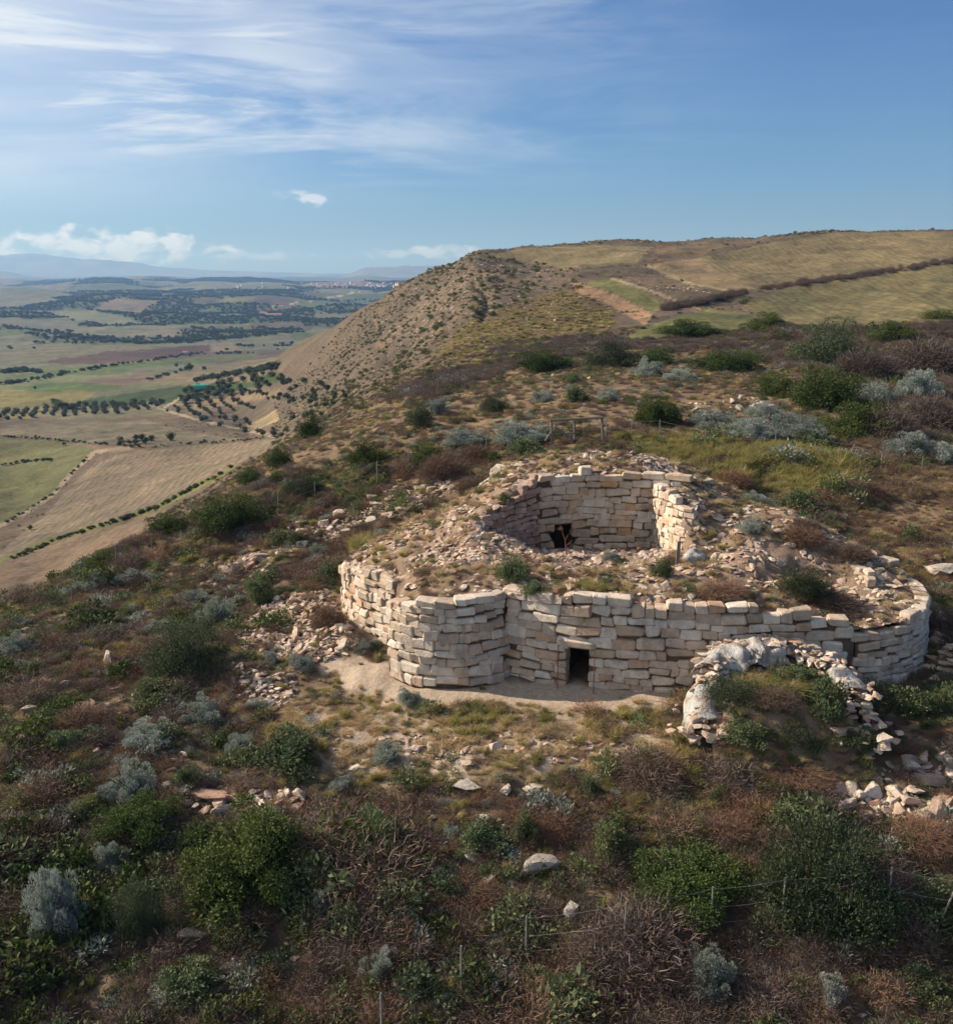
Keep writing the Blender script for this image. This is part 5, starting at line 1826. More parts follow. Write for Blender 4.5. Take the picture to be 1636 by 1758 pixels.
def near_cover():
    x, y, z, px, py = samples(17.5, 62, 30.0)
    jx, jy = px + 14 * fbm(x * 0.8, y * 0.8, 201, 2), py + 10 * fbm(x * 0.8, y * 0.8, 202, 2)
    keep_ = ~in_ruin(x, y) & (~inpoly(jx, jy, SAND) | (rng.random(len(x)) < 0.025))
    keep_ &= ~((np.hypot(x - HC[0], y - HC[1]) < 2.9) & (y > 28.2))
    for hpz, pr in zip(HEAPS, (0.22, 0.22, 0.5, 0.25, 0.3, 0.75, 1, 1, 0.25)):
        keep_ &= ~inpoly(jx, jy, hpz[0]) | (rng.random(len(x)) < pr)
    gold, ygrn, rust = inpoly(jx, jy, ZONE_GOLD), inpoly(jx, jy, ZONE_YGRN), inpoly(jx, jy, ZONE_RUST)
    n1, n2, n3 = fbm(x * 0.28, y * 0.28, 211, 3), fbm(x * 0.33, y * 0.33, 212, 3), fbm(x * 0.5, y * 0.5, 213, 3)
    fore = sstep(1380, 1480, py)
    w_tw = 0.40 + 0.45 * n1 + 0.10 * fore
    w_go = 0.24 + 0.45 * n2 - 0.30 * fore
    w_he = 0.22 + 0.34 * n3 + 0.14 * fore
    w_gr = 0.10 + 0.30 * fbm(x * 0.3, y * 0.3, 214, 2)
    w_pu = 0.08 + 0.20 * fbm(x * 0.25, y * 0.25, 215, 2) + 0.22 * fore
    w_da = 0.03 + 0.09 * n3 + 0.07 * fore
    w_si = 0.03 + 0.06 * n1 + 0.02 * fore + 0.03 * (px < 560)
    W = np.stack([w_tw, w_go, w_he, w_gr, w_pu, w_da, w_si], -1)
    W = np.clip(W, 0.01, None)
    front = inpoly(px, py, P((480, 1140), (660, 1130), (1190, 1170), (1200, 1340), (480, 1350)))
    W[front] = (0.10, 0.46, 0.12, 0.28, 0.0, 0.0, 0.03)
    W[gold] = (0.03, 0.80, 0.04, 0.12, 0.0, 0.0, 0.01)
    W[ygrn] = (0.03, 0.25, 0.08, 0.62, 0.0, 0.0, 0.02)
    W[rust] = (0.40, 0.48, 0.04, 0.08, 0.0, 0.0, 0.0)
    W /= W.sum(1, keepdims=True)
    c = np.cumsum(W, 1)
    pick = (rng.random(len(x))[:, None] > c).sum(1)
    # bare patches of soil
    bare = fbm(x * 0.45, y * 0.45, 221, 3)
    keep_ &= rng.random(len(x)) < np.where(gold, 0.55, np.clip(0.95 - 0.75 * bare, 0.2, 1.0))
    s = rng.uniform(0.15, 0.40, len(x)) * (0.95 + 0.35 * n2) * (1 + 0.25 * fore)
    s = np.where(ygrn, s * 1.75, np.where(gold, s * 1.2, s))
    grs = (pick == 1) | (pick == 3)
    s = s * np.where((rng.random(len(x)) < 0.11 + 0.15 * fore) & ~grs, rng.uniform(1.5, 2.6, len(x)), 1.0)
    for i, (kind, hs, k) in enumerate((('twig', 0.8, 1.15), ('gold', 0.8, 0.95), ('herb', 0.9, 0.85), ('grn', 1.3, 0.95), ('purp', 0.85, 1.2), ('dark', 0.8, 1.2), ('sil', 0.8, 1.0))):
        q = keep_ & (pick == i)
        put(kind, x[q], y[q], z[q] - 0.02, s[q] * k, hs)


near_cover()


def mid_cover():
    x, y, z, px, py = samples(60, 165, 4.2)
    belt = inpoly(px, py, P((640, 690), (760, 640), (870, 590), (1050, 575), (1180, 575), (1380, 562), (1500, 560), (1660, 540), (1660, 800), (1500, 720), (1380, 640), (1250, 612), (1080, 600), (930, 620), (860, 640), (750, 700)))
    n1, n2 = fbm(x * 0.1, y * 0.1, 231, 3), fbm(x * 0.12, y * 0.12, 232, 3)
    W = np.clip(np.stack([0.42 + 0.4 * n1, 0.35 + 0.4 * n2, 0.12 + 0.2 * n1, 0.12 - 0.2 * n2, 0.16 + 0.2 * n2, 0.03 + 0.08 * n1, 0.03 + 0.06 * n2], -1), 0.005, None)
    nb = fbm(x * 0.16, y * 0.16, 236, 3)
    W[belt] = np.clip(np.stack([0.22 + 0.3 * nb, 0.04 + 0 * nb, 0.07 - 0.15 * nb, 0.02 + 0 * nb, 0.62 - 0.2 * nb, 0.04 + 0.1 * n1, 0.03 + 0.08 * n2], -1), 0.005, None)[belt]
    W /= W.sum(1, keepdims=True)
    pick = (rng.random(len(x))[:, None] > np.cumsum(W, 1)).sum(1)
    kp = rng.random(len(x)) < np.where(belt, np.clip(0.8 - 0.5 * fbm(x * 0.3, y * 0.3, 237, 2), 0.3, 1), np.clip(0.75 - 0.6 * fbm(x * 0.2, y * 0.2, 233, 3), 0.15, 1))
    fieldk = np.zeros(len(x), bool)
    for poly, (a, b), c, f in FIELDS:
        if f > 0:
            fieldk |= inpoly(px, py, poly) & (y > a) & (y < b)
    kp &= ~fieldk
    s = rng.uniform(0.22, 0.5, len(x)) * np.where(belt, 1.5 + 0.9 * nb, 1.0)
    for i, (kind, hs, k) in enumerate((('twig', 0.75, 1.1), ('gold', 0.9, 0.9), ('herb', 0.85, 0.9), ('grn', 1.0, 0.9), ('purp', 0.95, 1.25), ('dark', 0.8, 1.4), ('sil', 0.8, 1.1))):
        q = kp & (pick == i)
        put(kind, x[q], y[q], z[q] - 0.03, s[q] * k, hs)


mid_cover()


def far_cover():
    x, y, z, px, py = samples(105, 470, 0.42, 0.56)
    fieldk = np.zeros(len(x), bool)
    for poly, (a, b), c, f in FIELDS:
        if f > 0:
            fieldk |= inpoly(px, py, poly) & (y > a) & (y < b)
    tus = inpoly(px, py, P((740, 610), (800, 555), (900, 512), (985, 498), (1050, 530), (1060, 565), (960, 592), (820, 630)))
    right = inpoly(px, py, P((1000, 420), (1700, 390), (1700, 560), (1000, 600))) & ~tus
    vall = px < 470
    kp = ~fieldk & (rng.random(len(x)) < np.where(tus, 1.0, np.where(right | vall, 0.10, 0.55 + 0.3 * fbm(x * 0.03, y * 0.03, 241, 3))))
    u = rng.random(len(x))
    s = rng.uniform(0.22, 0.60, len(x)) * (0.7 + 0.5 * rng.random(len(x)) ** 3 * 2)
    q = kp & tus
    put('grn', x[q], y[q], z[q], s[q] * 0.95, 0.9)
    q = kp & ~tus & (u < 0.22)
    put('gold', x[q], y[q], z[q], s[q] * 1.1, 0.7)
    q = kp & ~tus & (u >= 0.22) & (u < 0.62)
    put('purp', x[q], y[q], z[q], s[q] * 1.2, 0.7)
    q = kp & ~tus & (u >= 0.62) & (u < 0.80)
    put('herb', x[q], y[q], z[q], s[q] * 1.1, 0.7)
    q = kp & ~tus & (u >= 0.80)
    put('dark', x[q], y[q], z[q], s[q] * 1.5, 0.75)
    x2, y2, z2, px2, py2 = samples(105, 330, 0.9, 0.2)
    q = inpoly(px2, py2, P((740, 610), (800, 555), (900, 512), (985, 498), (1050, 530), (1060, 565), (960, 592), (820, 630))) & (rng.random(len(x2)) < 0.6)
    hf = rng.random(len(x2)) < 0.45
    put('grn', x2[q & hf], y2[q & hf], z2[q & hf], rng.uniform(0.45, 0.9, (q & hf).sum()), 0.75)
    put('gold', x2[q & ~hf], y2[q & ~hf], z2[q & ~hf], rng.uniform(0.4, 0.8, (q & ~hf).sum()), 0.6)
    x2, y2, z2, px2, py2 = samples(140, 470, 0.05, 0.3)
    q = inpoly(px2, py2, P((440, 650), (490, 605), (600, 550), (700, 485), (800, 430), (980, 460), (900, 515), (780, 570), (700, 640), (560, 720)))
    put('dark', x2[q], y2[q], z2[q], rng.uniform(0.5, 1.25, q.sum()) * 0.9, 0.8)
    # thorn scrub along the field boundary on the plateau
    hx = []
    for (a, b), (c, d) in (((1310, 497), (1420, 481)), ((1420, 481), (1520, 467)), ((1520, 467), (1640, 447)), ((1140, 530), (1210, 518)), ((1210, 518), (1280, 500))):
        for _ in range(70):
            f = rng.random()
            hx.append(G(a + (c - a) * f, b + (d - b) * f + rng.normal(0, 2)))
    hx = np.array(hx)
    put('purp', hx[:, 0], hx[:, 1], hx[:, 2], rng.uniform(0.7, 1.5, len(hx)), 0.9)


far_cover()
LAB = {'twig': ('dry_scrub', 'low reddish-brown dry scrub covering the slopes'), 'purp': ('bare_scrub', 'purple-brown bare thorny scrub belts'), 'gold': ('dry_grass', 'golden dry grass growing between the stones'),
       'grn': ('green_grass', 'yellow-green tufted grass on the slopes'), 'herb': ('low_herbs', 'low grey-green herbs covering the ground'), 'sil': ('silver_herbs', 'small silvery herbs between the scrub'),
       'dark': ('dark_undergrowth', 'small dark evergreen undergrowth dotted over the slopes')}
# a thin cover on the ruin itself
xr, yr = rng.uniform(-6, 16, 4600), rng.uniform(33, 51, 4600)
kr = inpoly(xr, yr, OUT) & ~inpoly(xr, yr, CH)
dn = fbm(xr * 0.5, yr * 0.5, 251, 3)
kr &= rng.random(4600) < np.clip(0.40 + 0.8 * dn, 0.02, 1)
xr, yr = xr[kr], yr[kr]
zr = mound_z(xr, yr)
pk = rng.random(len(xr))
for kind, a, b, hs in (('gold', 0, 0.44, 0.9), ('twig', 0.44, 0.82, 0.7), ('grn', 0.82, 0.91, 0.9), ('herb', 0.91, 1.0, 0.8)):
    q = (pk >= a) & (pk < b)
    put(kind, xr[q], yr[q], zr[q], rng.uniform(0.15, 0.38, q.sum()), hs)
xh, yh = rng.uniform(HC[0] - 2.2, HC[0] + 2.2, 520), rng.uniform(HC[1] - 2.8, HC[1] + 1.7, 520)
zh = np.array([hut_z(a, b) for a, b in zip(xh, yh)])
pk = rng.random(520)
for kind, a, b, hs in (('gold', 0, 0.25, 1.0), ('twig', 0.25, 0.55, 0.8), ('grn', 0.55, 0.8, 1.1), ('herb', 0.8, 1.0, 0.9)):
    q = (pk >= a) & (pk < b) & (np.hypot(xh - HC[0], yh - HC[1]) < 2.0 + 3 * (yh < HC[1] - 1))
    put(kind, xh[q], yh[q], zh[q], rng.uniform(0.16, 0.36, q.sum()), hs)
tot = 0
for kind, (a, b, c, d) in ACC.items():
    a, b, c, d = (np.concatenate(v) for v in (a, b, c, d))
    tot += len(a)
    scatter(LAB[kind][0], LAB[kind][1], PC[kind], a, b, c, d)
print('cover', tot)
# ------------------------------------------------------------------ trees in the valley
def tree_mesh(name, mat, n, seed, leaf=0.16, tall=1.0, lobes=9, mid=0.60):
    """a small tree: tapered trunk with limbs and a loose crown, about one unit high and wide"""
    r = np.random.default_rng(seed)
    d = unit(r.normal(size=(lobes, 3)))
    c = d * r.uniform(0.12, 0.34, (lobes, 1)) * np.array([1, 1, 0.75])
    c[:, 2] += mid * tall
    k = r.integers(0, lobes, n)
    rad = r.uniform(0.13, 0.24, lobes)
    dd = unit(r.normal(size=(n, 3)))
    pos = c[k] + dd * (rad[k] * r.uniform(0.6, 1.05, n))[:, None]
    ax = unit(dd + r.normal(size=(n, 3)) * 0.7)
    nr = unit(dd + r.normal(size=(n, 3)) * 0.5)
    sd = unit(np.cross(ax, nr))
    L = leaf * r.uniform(0.7, 1.3, (n, 1))
    v = np.stack([pos, pos + ax * L * 0.5 + sd * L * 0.35, pos + ax * L, pos + ax * L * 0.5 - sd * L * 0.35], 1).reshape(-1, 3)
    rnd = np.repeat(r.random(n), 4)
    f = [tuple(q) for q in np.arange(4 * n).reshape(n, 4)]
    mb = MB()
    mb.bar((0, 0, -0.08), (0.02, 0.01, 0.34 * tall), 0.045, 6, 0.030)
    for i in range(3):
        a = i * 2.1 + r.random()
        mb.bar((0.02, 0.01, 0.30 * tall), (0.2 * math.cos(a), 0.2 * math.sin(a), 0.58 * tall), 0.026, 5, 0.012)
    b = len(v)
    v = np.concatenate([v, np.array(mb.v)])
    f += [tuple(i + b for i in q) for q in mb.f]
    me = mesh_from(name, v, f, False, [mat, M_STEM], {'rnd': ('FLOAT', np.concatenate([rnd, np.zeros(len(mb.v))]))})
    me.polygons.foreach_set('material_index', np.array([0] * n + [1] * len(mb.f), np.int32))
    return me


M_GROVE = leaf_mat('grove_leaf', (0.045, 0.058, 0.036), (0.105, 0.122, 0.078), (0.09, 0.11, 0.07))
M_WOOD = leaf_mat('wood_leaf', (0.036, 0.050, 0.024), (0.085, 0.105, 0.048), (0.07, 0.095, 0.04))
T_OLIVE = [tree_mesh('olive_tree', M_GROVE, 330, 600 + s, 0.15, 0.9, 9, 0.45) for s in range(4)]
T_DARK = [tree_mesh('valley_tree', M_WOOD, 330, 620 + s, 0.15, 1.0, 9, 0.48) for s in range(4)]
r6 = random.Random(66)


def grove(poly, n, meshes, name, label, group, size, seed, gap=0.7, rows=None):
    pts = px_samples(poly, n * 6, seed)
    if rows:                     # planted on a grid
        c, d = math.cos(0.35), math.sin(0.35)
        q = sorted({(round((x * c + y * d) / rows[0]), round((y * c - x * d) / rows[1])) for x, y, z in pts})
        r6.shuffle(q)
        pts = []
        for i, j in q:
            a, b = i * rows[0] + r6.uniform(-.7, .7), j * rows[1] + r6.uniform(-.7, .7)
            pts.append((a * c - b * d, a * d + b * c, hz_(a * c - b * d, a * d + b * c)))
    done = []
    for x, y, z in pts:
        if len(done) >= n:
            break
        if any((x - a) ** 2 + (y - b) ** 2 < (size * y / F_PX * gap) ** 2 for a, b in done):
            continue
        done.append((x, y))
        o = link(name, r6.choice(meshes), None, (x, y, z))
        s = size * y / F_PX * r6.uniform(0.75, 1.2)
        o.scale = (s * r6.uniform(1.0, 1.25), s * r6.uniform(1.0, 1.25), s * r6.uniform(0.85, 1.05))
        o.rotation_euler = (0, 0, r6.uniform(0, 6.28))
        tag(o, label, 'tree', group)


grove(P((0, 722), (0, 708), (150, 696), (275, 691), (280, 702), (150, 713)), 85, T_OLIVE, 'olive_tree', 'olive tree in the dense row across the left of the valley', 'olives of the long row', 10.5, 1, 0.5, (5.5, 9.0))
grove(P((285, 703), (330, 690), (400, 680), (478, 664), (485, 688), (430, 700), (350, 714)), 80, T_OLIVE, 'olive_tree', 'olive tree in the planted grove at the foot of the hill', 'olives of the planted grove', 9, 2, 0.5, (6.0, 10.0))
grove(P((300, 690), (310, 662), (400, 655), (480, 636), (492, 662), (380, 684), (330, 696)), 46, T_DARK, 'valley_tree', 'dark leafy tree in the wood round the green tunnel', 'trees of the tunnel wood', 13, 3)
grove(P((475, 690), (490, 655), (580, 660), (600, 690), (560, 715), (500, 722)), 34, T_DARK, 'valley_tree', 'scattered tree on the lower slope of the hill', 'trees at the foot of the hill', 11, 4, 1.1)
grove(P((340, 722), (400, 715), (500, 738), (490, 752), (420, 745)), 22, T_OLIVE, 'olive_tree', 'grey tree along the pale farm track', 'trees along the farm track', 11, 5, 1.0)
grove(P((175, 756), (225, 752), (262, 758), (240, 766), (185, 764)), 9, T_DARK, 'valley_tree', 'low tree by the reddish patch of the ploughed field', 'trees by the reddish patch', 12, 6)
grove(P((105, 700), (180, 692), (300, 690), (290, 695), (150, 704)), 26, T_DARK, 'valley_tree', 'dark tree along the lower edge of the dark green plantation', 'trees of the plantation edge', 9, 7)
for px, py, s, lab in ((325, 636, 14.0, 'big lone tree standing in the pale valley field'), (350, 636, 9.0, 'low wide tree right of the lone valley tree'), (303, 630, 8.0, 'small tree left of the lone valley tree'),
                       (293, 757, 16, 'lone tree in the grey-brown field'), (110, 765, 8, 'small tree beside the green field'), (60, 668, 6, 'small dark tree between green and yellow fields'),
                       (52, 910, 10, 'small bush by the curved farm track'), (130, 590, 9, 'dark tree clump left of the dark ploughed field')):
    x, y, z = G(px, py)
    o = link('valley_tree', r6.choice(T_DARK), None, (x, y, z))
    s *= y / F_PX
    o.scale = (s * 1.1, s * 1.1, s)
    tag(o, lab, 'tree')
# hedges and woods that read as one mass
WC = proto_collection('wood_protos', T_DARK)
wx = []
y = np.sqrt(rng.uniform(1250.0 ** 2, 7500.0 ** 2, 300000))
x = rng.uniform(-0.55, 0.1, len(y)) * y
wd_ = sstep(0.02, 0.22, fbm(x / (y * 0.11), np.log(y) * 11.0, 41, 4)) * sstep(1300, 1600, y)
k = rng.random(len(y)) < wd_ * 0.42
fieldk = np.zeros(len(x), bool)
z = H(x, y)
px, py = project(x, y, z)
for poly, (a, b), c, f in FIELDS:
    fieldk |= inpoly(px, py, poly) & (y > a) & (y < b)
k &= ~fieldk
W3 = np.stack([x[k], y[k], z[k]], -1)
s_ = rng.uniform(3.0, 6.0, len(W3)) * (0.8 + W3[:, 1] / 5000)
scatter('woodland', 'dark woods and thickets far off in the valley', WC, W3, np.stack([np.zeros(len(W3)), np.zeros(len(W3)), rng.uniform(0, 6, len(W3))], -1), np.stack([s_ * 1.3, s_ * 1.3, s_ * 0.8], -1), rng.integers(0, 4, len(W3)))
hl = []
for pts, n, sz in ((((0, 660), (60, 652), (110, 642), (180, 630), (240, 622)), 90, 3), (((240, 622), (330, 608), (440, 606)), 60, 3), (((0, 640), (40, 636), (70, 640)), 60, 4), (((330, 655), (400, 645), (480, 632)), 60, 4), (((0, 748), (110, 757), (240, 768), (480, 752)), 110, 0.9),
                   (((0, 905), (90, 850), (150, 785)), 26, 0.8), (((20, 960), (120, 920), (262, 876), (400, 803)), 110, 0.75), (((250, 655), (300, 640), (330, 632)), 26, 3), (((0, 800), (60, 792), (90, 790)), 20, 1.2),
                   (((340, 540), (420, 545), (500, 540)), 60, 5), (((0, 560), (120, 575), (240, 590), (420, 580)), 200, 5), (((90, 690), (105, 700), (130, 702)), 16, 4)):
    for _ in range(n):
        i = r6.randrange(len(pts) - 1)
        f = r6.random()
        hl.append((pts[i][0] + (pts[i + 1][0] - pts[i][0]) * f, pts[i][1] + (pts[i + 1][1] - pts[i][1]) * f + r6.gauss(0, 1.0), sz * r6.uniform(0.6, 1.3)))
hx, hy, hz3 = G_many([h[0] for h in hl], [h[1] for h in hl])
hs_ = np.array([h[2] for h in hl])
scatter('hedgerow', 'dark hedgerows between the valley fields', WC, np.stack([hx, hy, hz3], -1), np.stack([0 * hx, 0 * hx, rng.uniform(0, 6, len(hx))], -1), np.stack([hs_ * 1.4, hs_ * 1.4, hs_ * 0.85], -1), rng.integers(0, 4, len(hx)))

# ------------------------------------------------------------------ far houses
def paint(name, c, rough=0.85):
    m, t, p = material(name)
    g = t.n('ShaderNodeNewGeometry').outputs['Position']
    t.link(t.mix(1.0, c, t.mix(t.ramp(t.noise(g, 1.3, 5, 0.6), 0.35, 0.65), (0.82, 0.82, 0.82), (1.1, 1.1, 1.1)), 'MULTIPLY'), p.inputs['Base Color'])
    p.inputs['Roughness'].default_value = rough
    return m


M_WHITE, M_ROOF, M_WIN = paint('whitewash', (0.78, 0.74, 0.68)), paint('clay_tiles', (0.42, 0.20, 0.13)), paint('dark_window', (0.04, 0.045, 0.05))


def house_mesh(seed, l=1.0, w=0.7, h=0.55):
    r = random.Random(seed)
    mb, mi = MB(), []
    mb.box((0, 0, h / 2 - 0.1), (l, w, h + 0.2))
    mi += [0] * 6
    o, rg = 0.05, r.uniform(0.12, 0.22)
    mb.add([(-l / 2 - o, -w / 2 - o, h), (l / 2 + o, -w / 2 - o, h), (l / 2 + o, w / 2 + o, h), (-l / 2 - o, w / 2 + o, h), (-l / 2 - o, 0, h + rg), (l / 2 + o, 0, h + rg)],
           [(0, 1, 5, 4), (2, 3, 4, 5), (1, 2, 5), (3, 0, 4), (3, 2, 1, 0)])
    mi += [1, 1, 0, 0, 1]
    for k in range(3):
        x = (k - 1) * l * 0.3
        mb.box((x, -w / 2, h * 0.55), (l * 0.1, 0.03, h * 0.28))
        mi += [2] * 6
    me = mesh_from('house', mb.v, mb.f, False, [M_WHITE, M_ROOF, M_WIN])
    me.polygons.foreach_set('material_index', np.array(mi, np.int32))
    return me


HOUSES = [house_mesh(s, 1.0, r6.uniform(0.5, 0.9), r6.uniform(0.45, 0.8)) for s in range(5)]
hh = []
for _ in range(130):
    a = r6.uniform(545, 690)
    hh.append((a, 492 - 5 * math.sin((a - 545) / 145 * 3.0) * r6.random() + r6.uniform(-2, 4)))
for _ in range(14):
    hh.append((r6.uniform(350, 545), r6.uniform(486, 496)))
hx, hy, hz3 = G_many([h[0] for h in hh], [h[1] for h in hh])
for i, (x, y, z) in enumerate(zip(hx, hy, hz3)):
    o = link('house', r6.choice(HOUSES), None, (float(x), float(y), float(z) + 1.0))
    s = y * r6.uniform(2.4, 4.6) / F_PX
    o.scale = (s, s, s * r6.uniform(0.8, 1.1))
    o.rotation_euler = (0, 0, r6.uniform(-0.6, 0.6))
    if i < 130:
        tag(o, 'tiny whitewashed house of the distant town below the mesa', 'house', 'houses of the distant town')
    else:
        tag(o, 'tiny white house scattered left of the distant town', 'house', 'houses left of the town')
for px, py, L, lab in ((470, 543, 26, 'long white farm shed far off in the valley'), (452, 540, 12, 'red-roofed farmhouse left of the long white shed'), (195, 604, 8, 'small white farmhouse by the dark ploughed field'),
                       (252, 547, 8, 'pale farmhouse amid the valley woods'), (125, 491, 6, 'small white house on the far left ridge'), (318, 606, 9, 'pale farm building at the end of the dark ploughed field')):
    x, y, z = G(px, py)
    o = link('farmhouse', HOUSES[1 if L > 20 else 2], None, (x, y, z))
    s = L * y / F_PX
    o.scale = (s, s * 0.5, s * (0.35 if L > 20 else 0.6))
    tag(o, lab, 'house')
x, y, z = G(350, 668)
m_ = scale_at(350, 668, y)
gt = MB()
N, L_ = 10, 26 * m_
ring = [(math.cos(math.pi * k / N) * 2.6, math.sin(math.pi * k / N) * 2.4) for k in range(N + 1)]
gt.add([(s * L_ / 2, a, b) for s in (-1, 1) for a, b in ring], [(k, k + 1, N + 2 + k, N + 1 + k) for k in range(N)] + [tuple(range(N, -1, -1)), tuple(range(N + 1, 2 * N + 2))])
go_ = gt.build('polytunnel', paint('green_net', (0.05, 0.36, 0.24), 0.5))
go_.location, go_.rotation_euler = (x, y - 6, z + 1.2), (0, 0, 0.25)
tag(go_, 'bright green netting tunnel among dark trees in the valley', 'polytunnel')

# ------------------------------------------------------------------ fences and gate
M_POST, M_WIRE, M_TIMB, M_RUST = paint('weathered_post', (0.25, 0.225, 0.195)), paint('fence_wire', (0.30, 0.29, 0.28), 0.5), paint('grey_timber', (0.20, 0.175, 0.15)), paint('rusty_iron', (0.24, 0.10, 0.06))


def fence(label, posts, wires, group=None, r=0.024):
    """posts: (px, py of the foot, visible height in px, lean in px)"""
    pts = []
    for px, py, h, lean in posts:
        x, y, z = G(px, py)
        m = scale_at(px, py, y)
        pts.append((Vector((x, y, z)), h * m * 1.08, lean * m))
    e = empty('wire_fence', tuple(pts[0][0]))
    tag(e, label, 'fence', group)
    o0 = pts[0][0]
    for p, h, ln in pts:
        mb = MB()
        a = p - o0
        mb.bar((a.x, a.y, a.z - 0.3), (a.x + ln, a.y, a.z + h), r, 6, r * 0.9)
        mb.build('post', M_POST, e)
    for k in range(len(pts) - 1):
        (p, h, l1), (q, g, l2) = pts[k], pts[k + 1]
        for s in wires:
            mb = MB()
            a, b = p - o0 + Vector((l1 * s, 0, h * s)), q - o0 + Vector((l2 * s, 0, g * s))
            mid = (a + b) / 2 - Vector((0, 0, 0.04))
            mb.bar(a, mid, 0.0035, 4)
            mb.bar(mid, b, 0.0035, 4)
            mb.build('wire', M_WIRE, e)
    return e


fence('wire fence with thin grey posts across the dark foreground', [(656, 1800, 100, 0), (792, 1716, 96, 0), (903, 1660, 90, 0), (1070, 1642, 96, 2), (1220, 1612, 92, -1), (1341, 1596, 92, 1), (1522, 1578, 92, 1), (1600, 1602, 96, 37)], (0.95, 0.6, 0.3))
fence('wire fence with thin posts climbing the left slope behind the ruin', [(47, 1105, 26, 0), (87, 1062, 26, 0), (125, 1034, 28, 0), (201, 982, 34, 0), (262, 955, 30, 0), (312, 938, 26, 0), (420, 905, 24, 0), (478, 876, 28, 0), (541, 856, 26, 0), (592, 846, 34, -2), (648, 836, 42, 0), (702, 808, 34, 0), (757, 790, 26, -3), (835, 776, 22, 0), (940, 752, 26, 0)], (0.92, 0.55))
fence('wire fence running right from the gate behind the ruin', [(1040, 754, 34, 0), (1084, 754, 32, 0), (1132, 752, 30, 0), (1210, 765, 26, 0), (1330, 776, 34, 0), (1448, 794, 30, 17), (1512, 806, 28, 0), (1582, 812, 28, 0), (1650, 818, 28, 0)], (0.92, 0.55))

x, y, z = G(985, 757)
m_ = scale_at(985, 757, y)
gate = empty('wooden_gate', (x, y, z))
tag(gate, 'weathered wooden field gate with a diagonal brace behind the ruin', 'gate')


def gp(px, py):
    return Vector(((px - 985) * m_, 0, (757 - py) * m_ * 1.03))


for a, b, rr_, nm_ in (((948, 757), (946, 721), 0.06, 'post'), ((987, 757), (985, 723), 0.055, 'post'), ((1036, 757), (1032, 718), 0.06, 'post'), ((944, 722.5), (1034, 717.5), 0.05, 'top_rail'), ((952, 733), (984, 755), 0.045, 'brace'), ((948, 738), (936, 757), 0.04, 'strut'), ((950, 745), (986, 743), 0.03, 'rail')):
    mb = MB()
    va, vb = gp(*a), gp(*b)
    if nm_ == 'post':
        va.z -= 0.3
    elif nm_ in ('brace', 'rail'):
        va.y = vb.y = -0.07
    elif nm_ == 'top_rail':
        va.y = vb.y = -0.03
    mb.bar(va, vb, rr_ * 1.45, 6)
    mb.build(nm_, M_TIMB, gate)

# ------------------------------------------------------------------ small things on and by the ruin
for px, top, base, lab in ((957, 1092, 1166, 'thin rusty rod standing left of the dark doorway'), (1019, 1096, 1172, 'thin rusty rod standing right of the dark doorway')):
    u_, t_y = ray(px, base)
    yy_ = 33.25 if px < 1000 else 32.75
    m_ = scale_at(px, base, yy_)
    mb = MB()
    z_ = hz_(u_ * yy_, yy_)
    mb.bar((0, 0, -0.2), (0.01, 0.02, (base - top) * m_ * 1.05), 0.016, 6)
    mb.bar((0.01, 0.02, (base - top) * m_ * 1.03), (0.09, 0.02, (base - top) * m_ * 1.05), 0.014, 6)
    o = mb.build('iron_rod', M_RUST)
    o.location = (u_ * yy_, yy_, z_)
    tag(o, lab, 'rod')
for k, (px, py, an) in enumerate(((930, 1160, 0.9), (940, 1163, 1.15), (946, 1158, 0.6))):
    x, y, z = G(px, py)
    mb = MB()
    mb.box((0, 0, 0.02), (1.15 - 0.2 * k, 0.05, 0.03))
    o = mb.build('rusty_bar', M_RUST)
    o.location, o.rotation_euler = (x, y, z + 0.08 + 0.035 * k), (0.05, 0.12, -an)
    tag(o, ('longest rusty bar leaning at the wall foot beside the doorway', 'middle rusty bar of the three beside the doorway', 'shortest rusty bar on top of the three beside the doorway')[k], 'bar')
x, y, z = on_mound(1163, 972)
mb = MB()
mb.box((0, 0, 0.42), (0.12, 0.07, 1.05), Matrix.Rotation(0.05, 3, 'Y'))
o = mb.build('wooden_stake', M_TIMB)
o.location = (x, y, z)
tag(o, 'short grey wooden stake in front of the bright broken wall end', 'stake')
# white bag: crumpled sheeting over stones
x, y, z = on_mound(1190, 968)
v = ICO[3][0].copy()
f_ = ICO[3][1]
v[:, 2] = np.maximum(v[:, 2], -0.22)
v *= 1 + 0.4 * fbm(v[:, 0] * 5 + v[:, 2] * 3, v[:, 1] * 5, 301, 3)[:, None]
o = link('white_bag', mesh_from('white_bag', v * np.array([1.0, 0.75, 0.62]), f_, True, [M_SHEET]), None, (x, y, z + 0.1))
tag(o, 'crumpled white plastic bag on the rubble beside the bright broken wall end', 'bag')
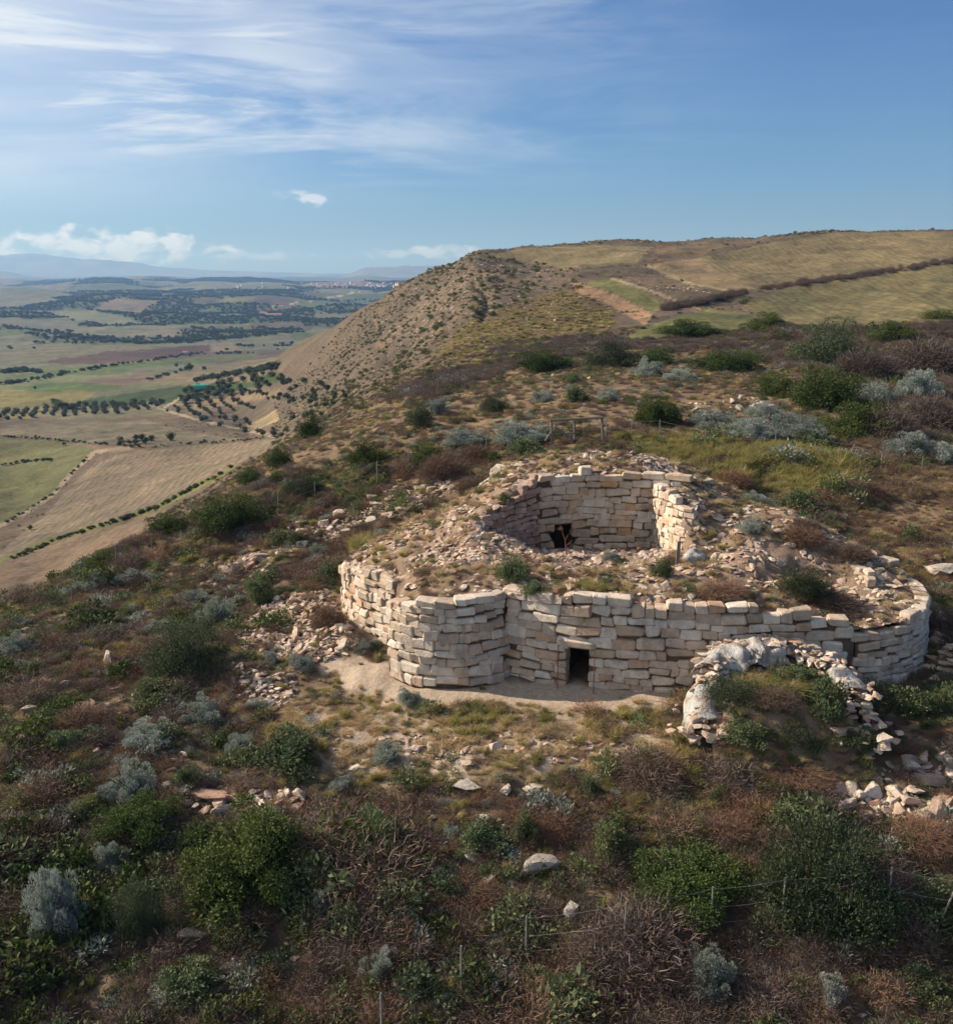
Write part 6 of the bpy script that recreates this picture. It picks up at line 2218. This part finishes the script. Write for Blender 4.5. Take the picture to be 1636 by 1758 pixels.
# dead stalk before the niche
x, y, z = on_mound(972, 950)
ds = empty('dead_thistle', (x, y, z))
tag(ds, 'tall dead thistle stalk in front of the dark chamber niche', 'plant')
mb = MB()
mb.bar((0, 0, -0.1), (-0.05, 0, 0.5), 0.022, 5, 0.018)
mb.bar((-0.05, 0, 0.5), (-0.22, 0, 1.0), 0.018, 5, 0.012)
mb.bar((-0.02, 0, 0.25), (0.22, 0.05, 0.5), 0.012, 5, 0.006)
mb.bar((-0.05, 0, 0.5), (0.06, 0.05, 0.72), 0.010, 5, 0.006)
mb.build('stalk', M_RUST, ds)
dh = link('seed_head', twig_bush('seed_head', M_TWIG, 160, 901, 0.03), ds, (-0.24, 0, 0.92))
dh.scale = (0.17, 0.17, 0.22)
# pale rounded block in the foreground
x, y, z = G(983, 1572)
o = link('boulder', rock_meshes(M_GREY, 1, 3, 977, 9, 0.02)[0], None, (x, y, z + 0.14))
o.scale = (0.46, 0.40, 0.42)
tag(o, 'pale rounded block lying alone in the dark foreground scrub', 'boulder')

# ------------------------------------------------------------------ tell look-alikes apart by their order
ONES = ['', 'first', 'second', 'third', 'fourth', 'fifth', 'sixth', 'seventh', 'eighth', 'ninth', 'tenth', 'eleventh', 'twelfth', 'thirteenth', 'fourteenth', 'fifteenth', 'sixteenth', 'seventeenth', 'eighteenth', 'nineteenth']
TENS = {2: ('twenty', 'twentieth'), 3: ('thirty', 'thirtieth'), 4: ('forty', 'fortieth'), 5: ('fifty', 'fiftieth'), 6: ('sixty', 'sixtieth'), 7: ('seventy', 'seventieth'), 8: ('eighty', 'eightieth')}


def ordinal(n):
    if n < 20:
        return ONES[n]
    return TENS[n // 10][1] if n % 10 == 0 else TENS[n // 10][0] + '-' + ONES[n % 10]


by = {}
for o in scene.collection.objects:
    if o.get('category') and o.get('group') and o.parent is None:
        by.setdefault((o['group'], o['label']), []).append(o)
for (grp, lab), obs in by.items():
    if 1 < len(obs) <= 89:
        obs.sort(key=lambda o: float(project(o.location.x, o.location.y, o.location.z)[0]))
        for i, o in enumerate(obs):
            o['label'] = lab + ', ' + ordinal(i + 1) + ' from left'
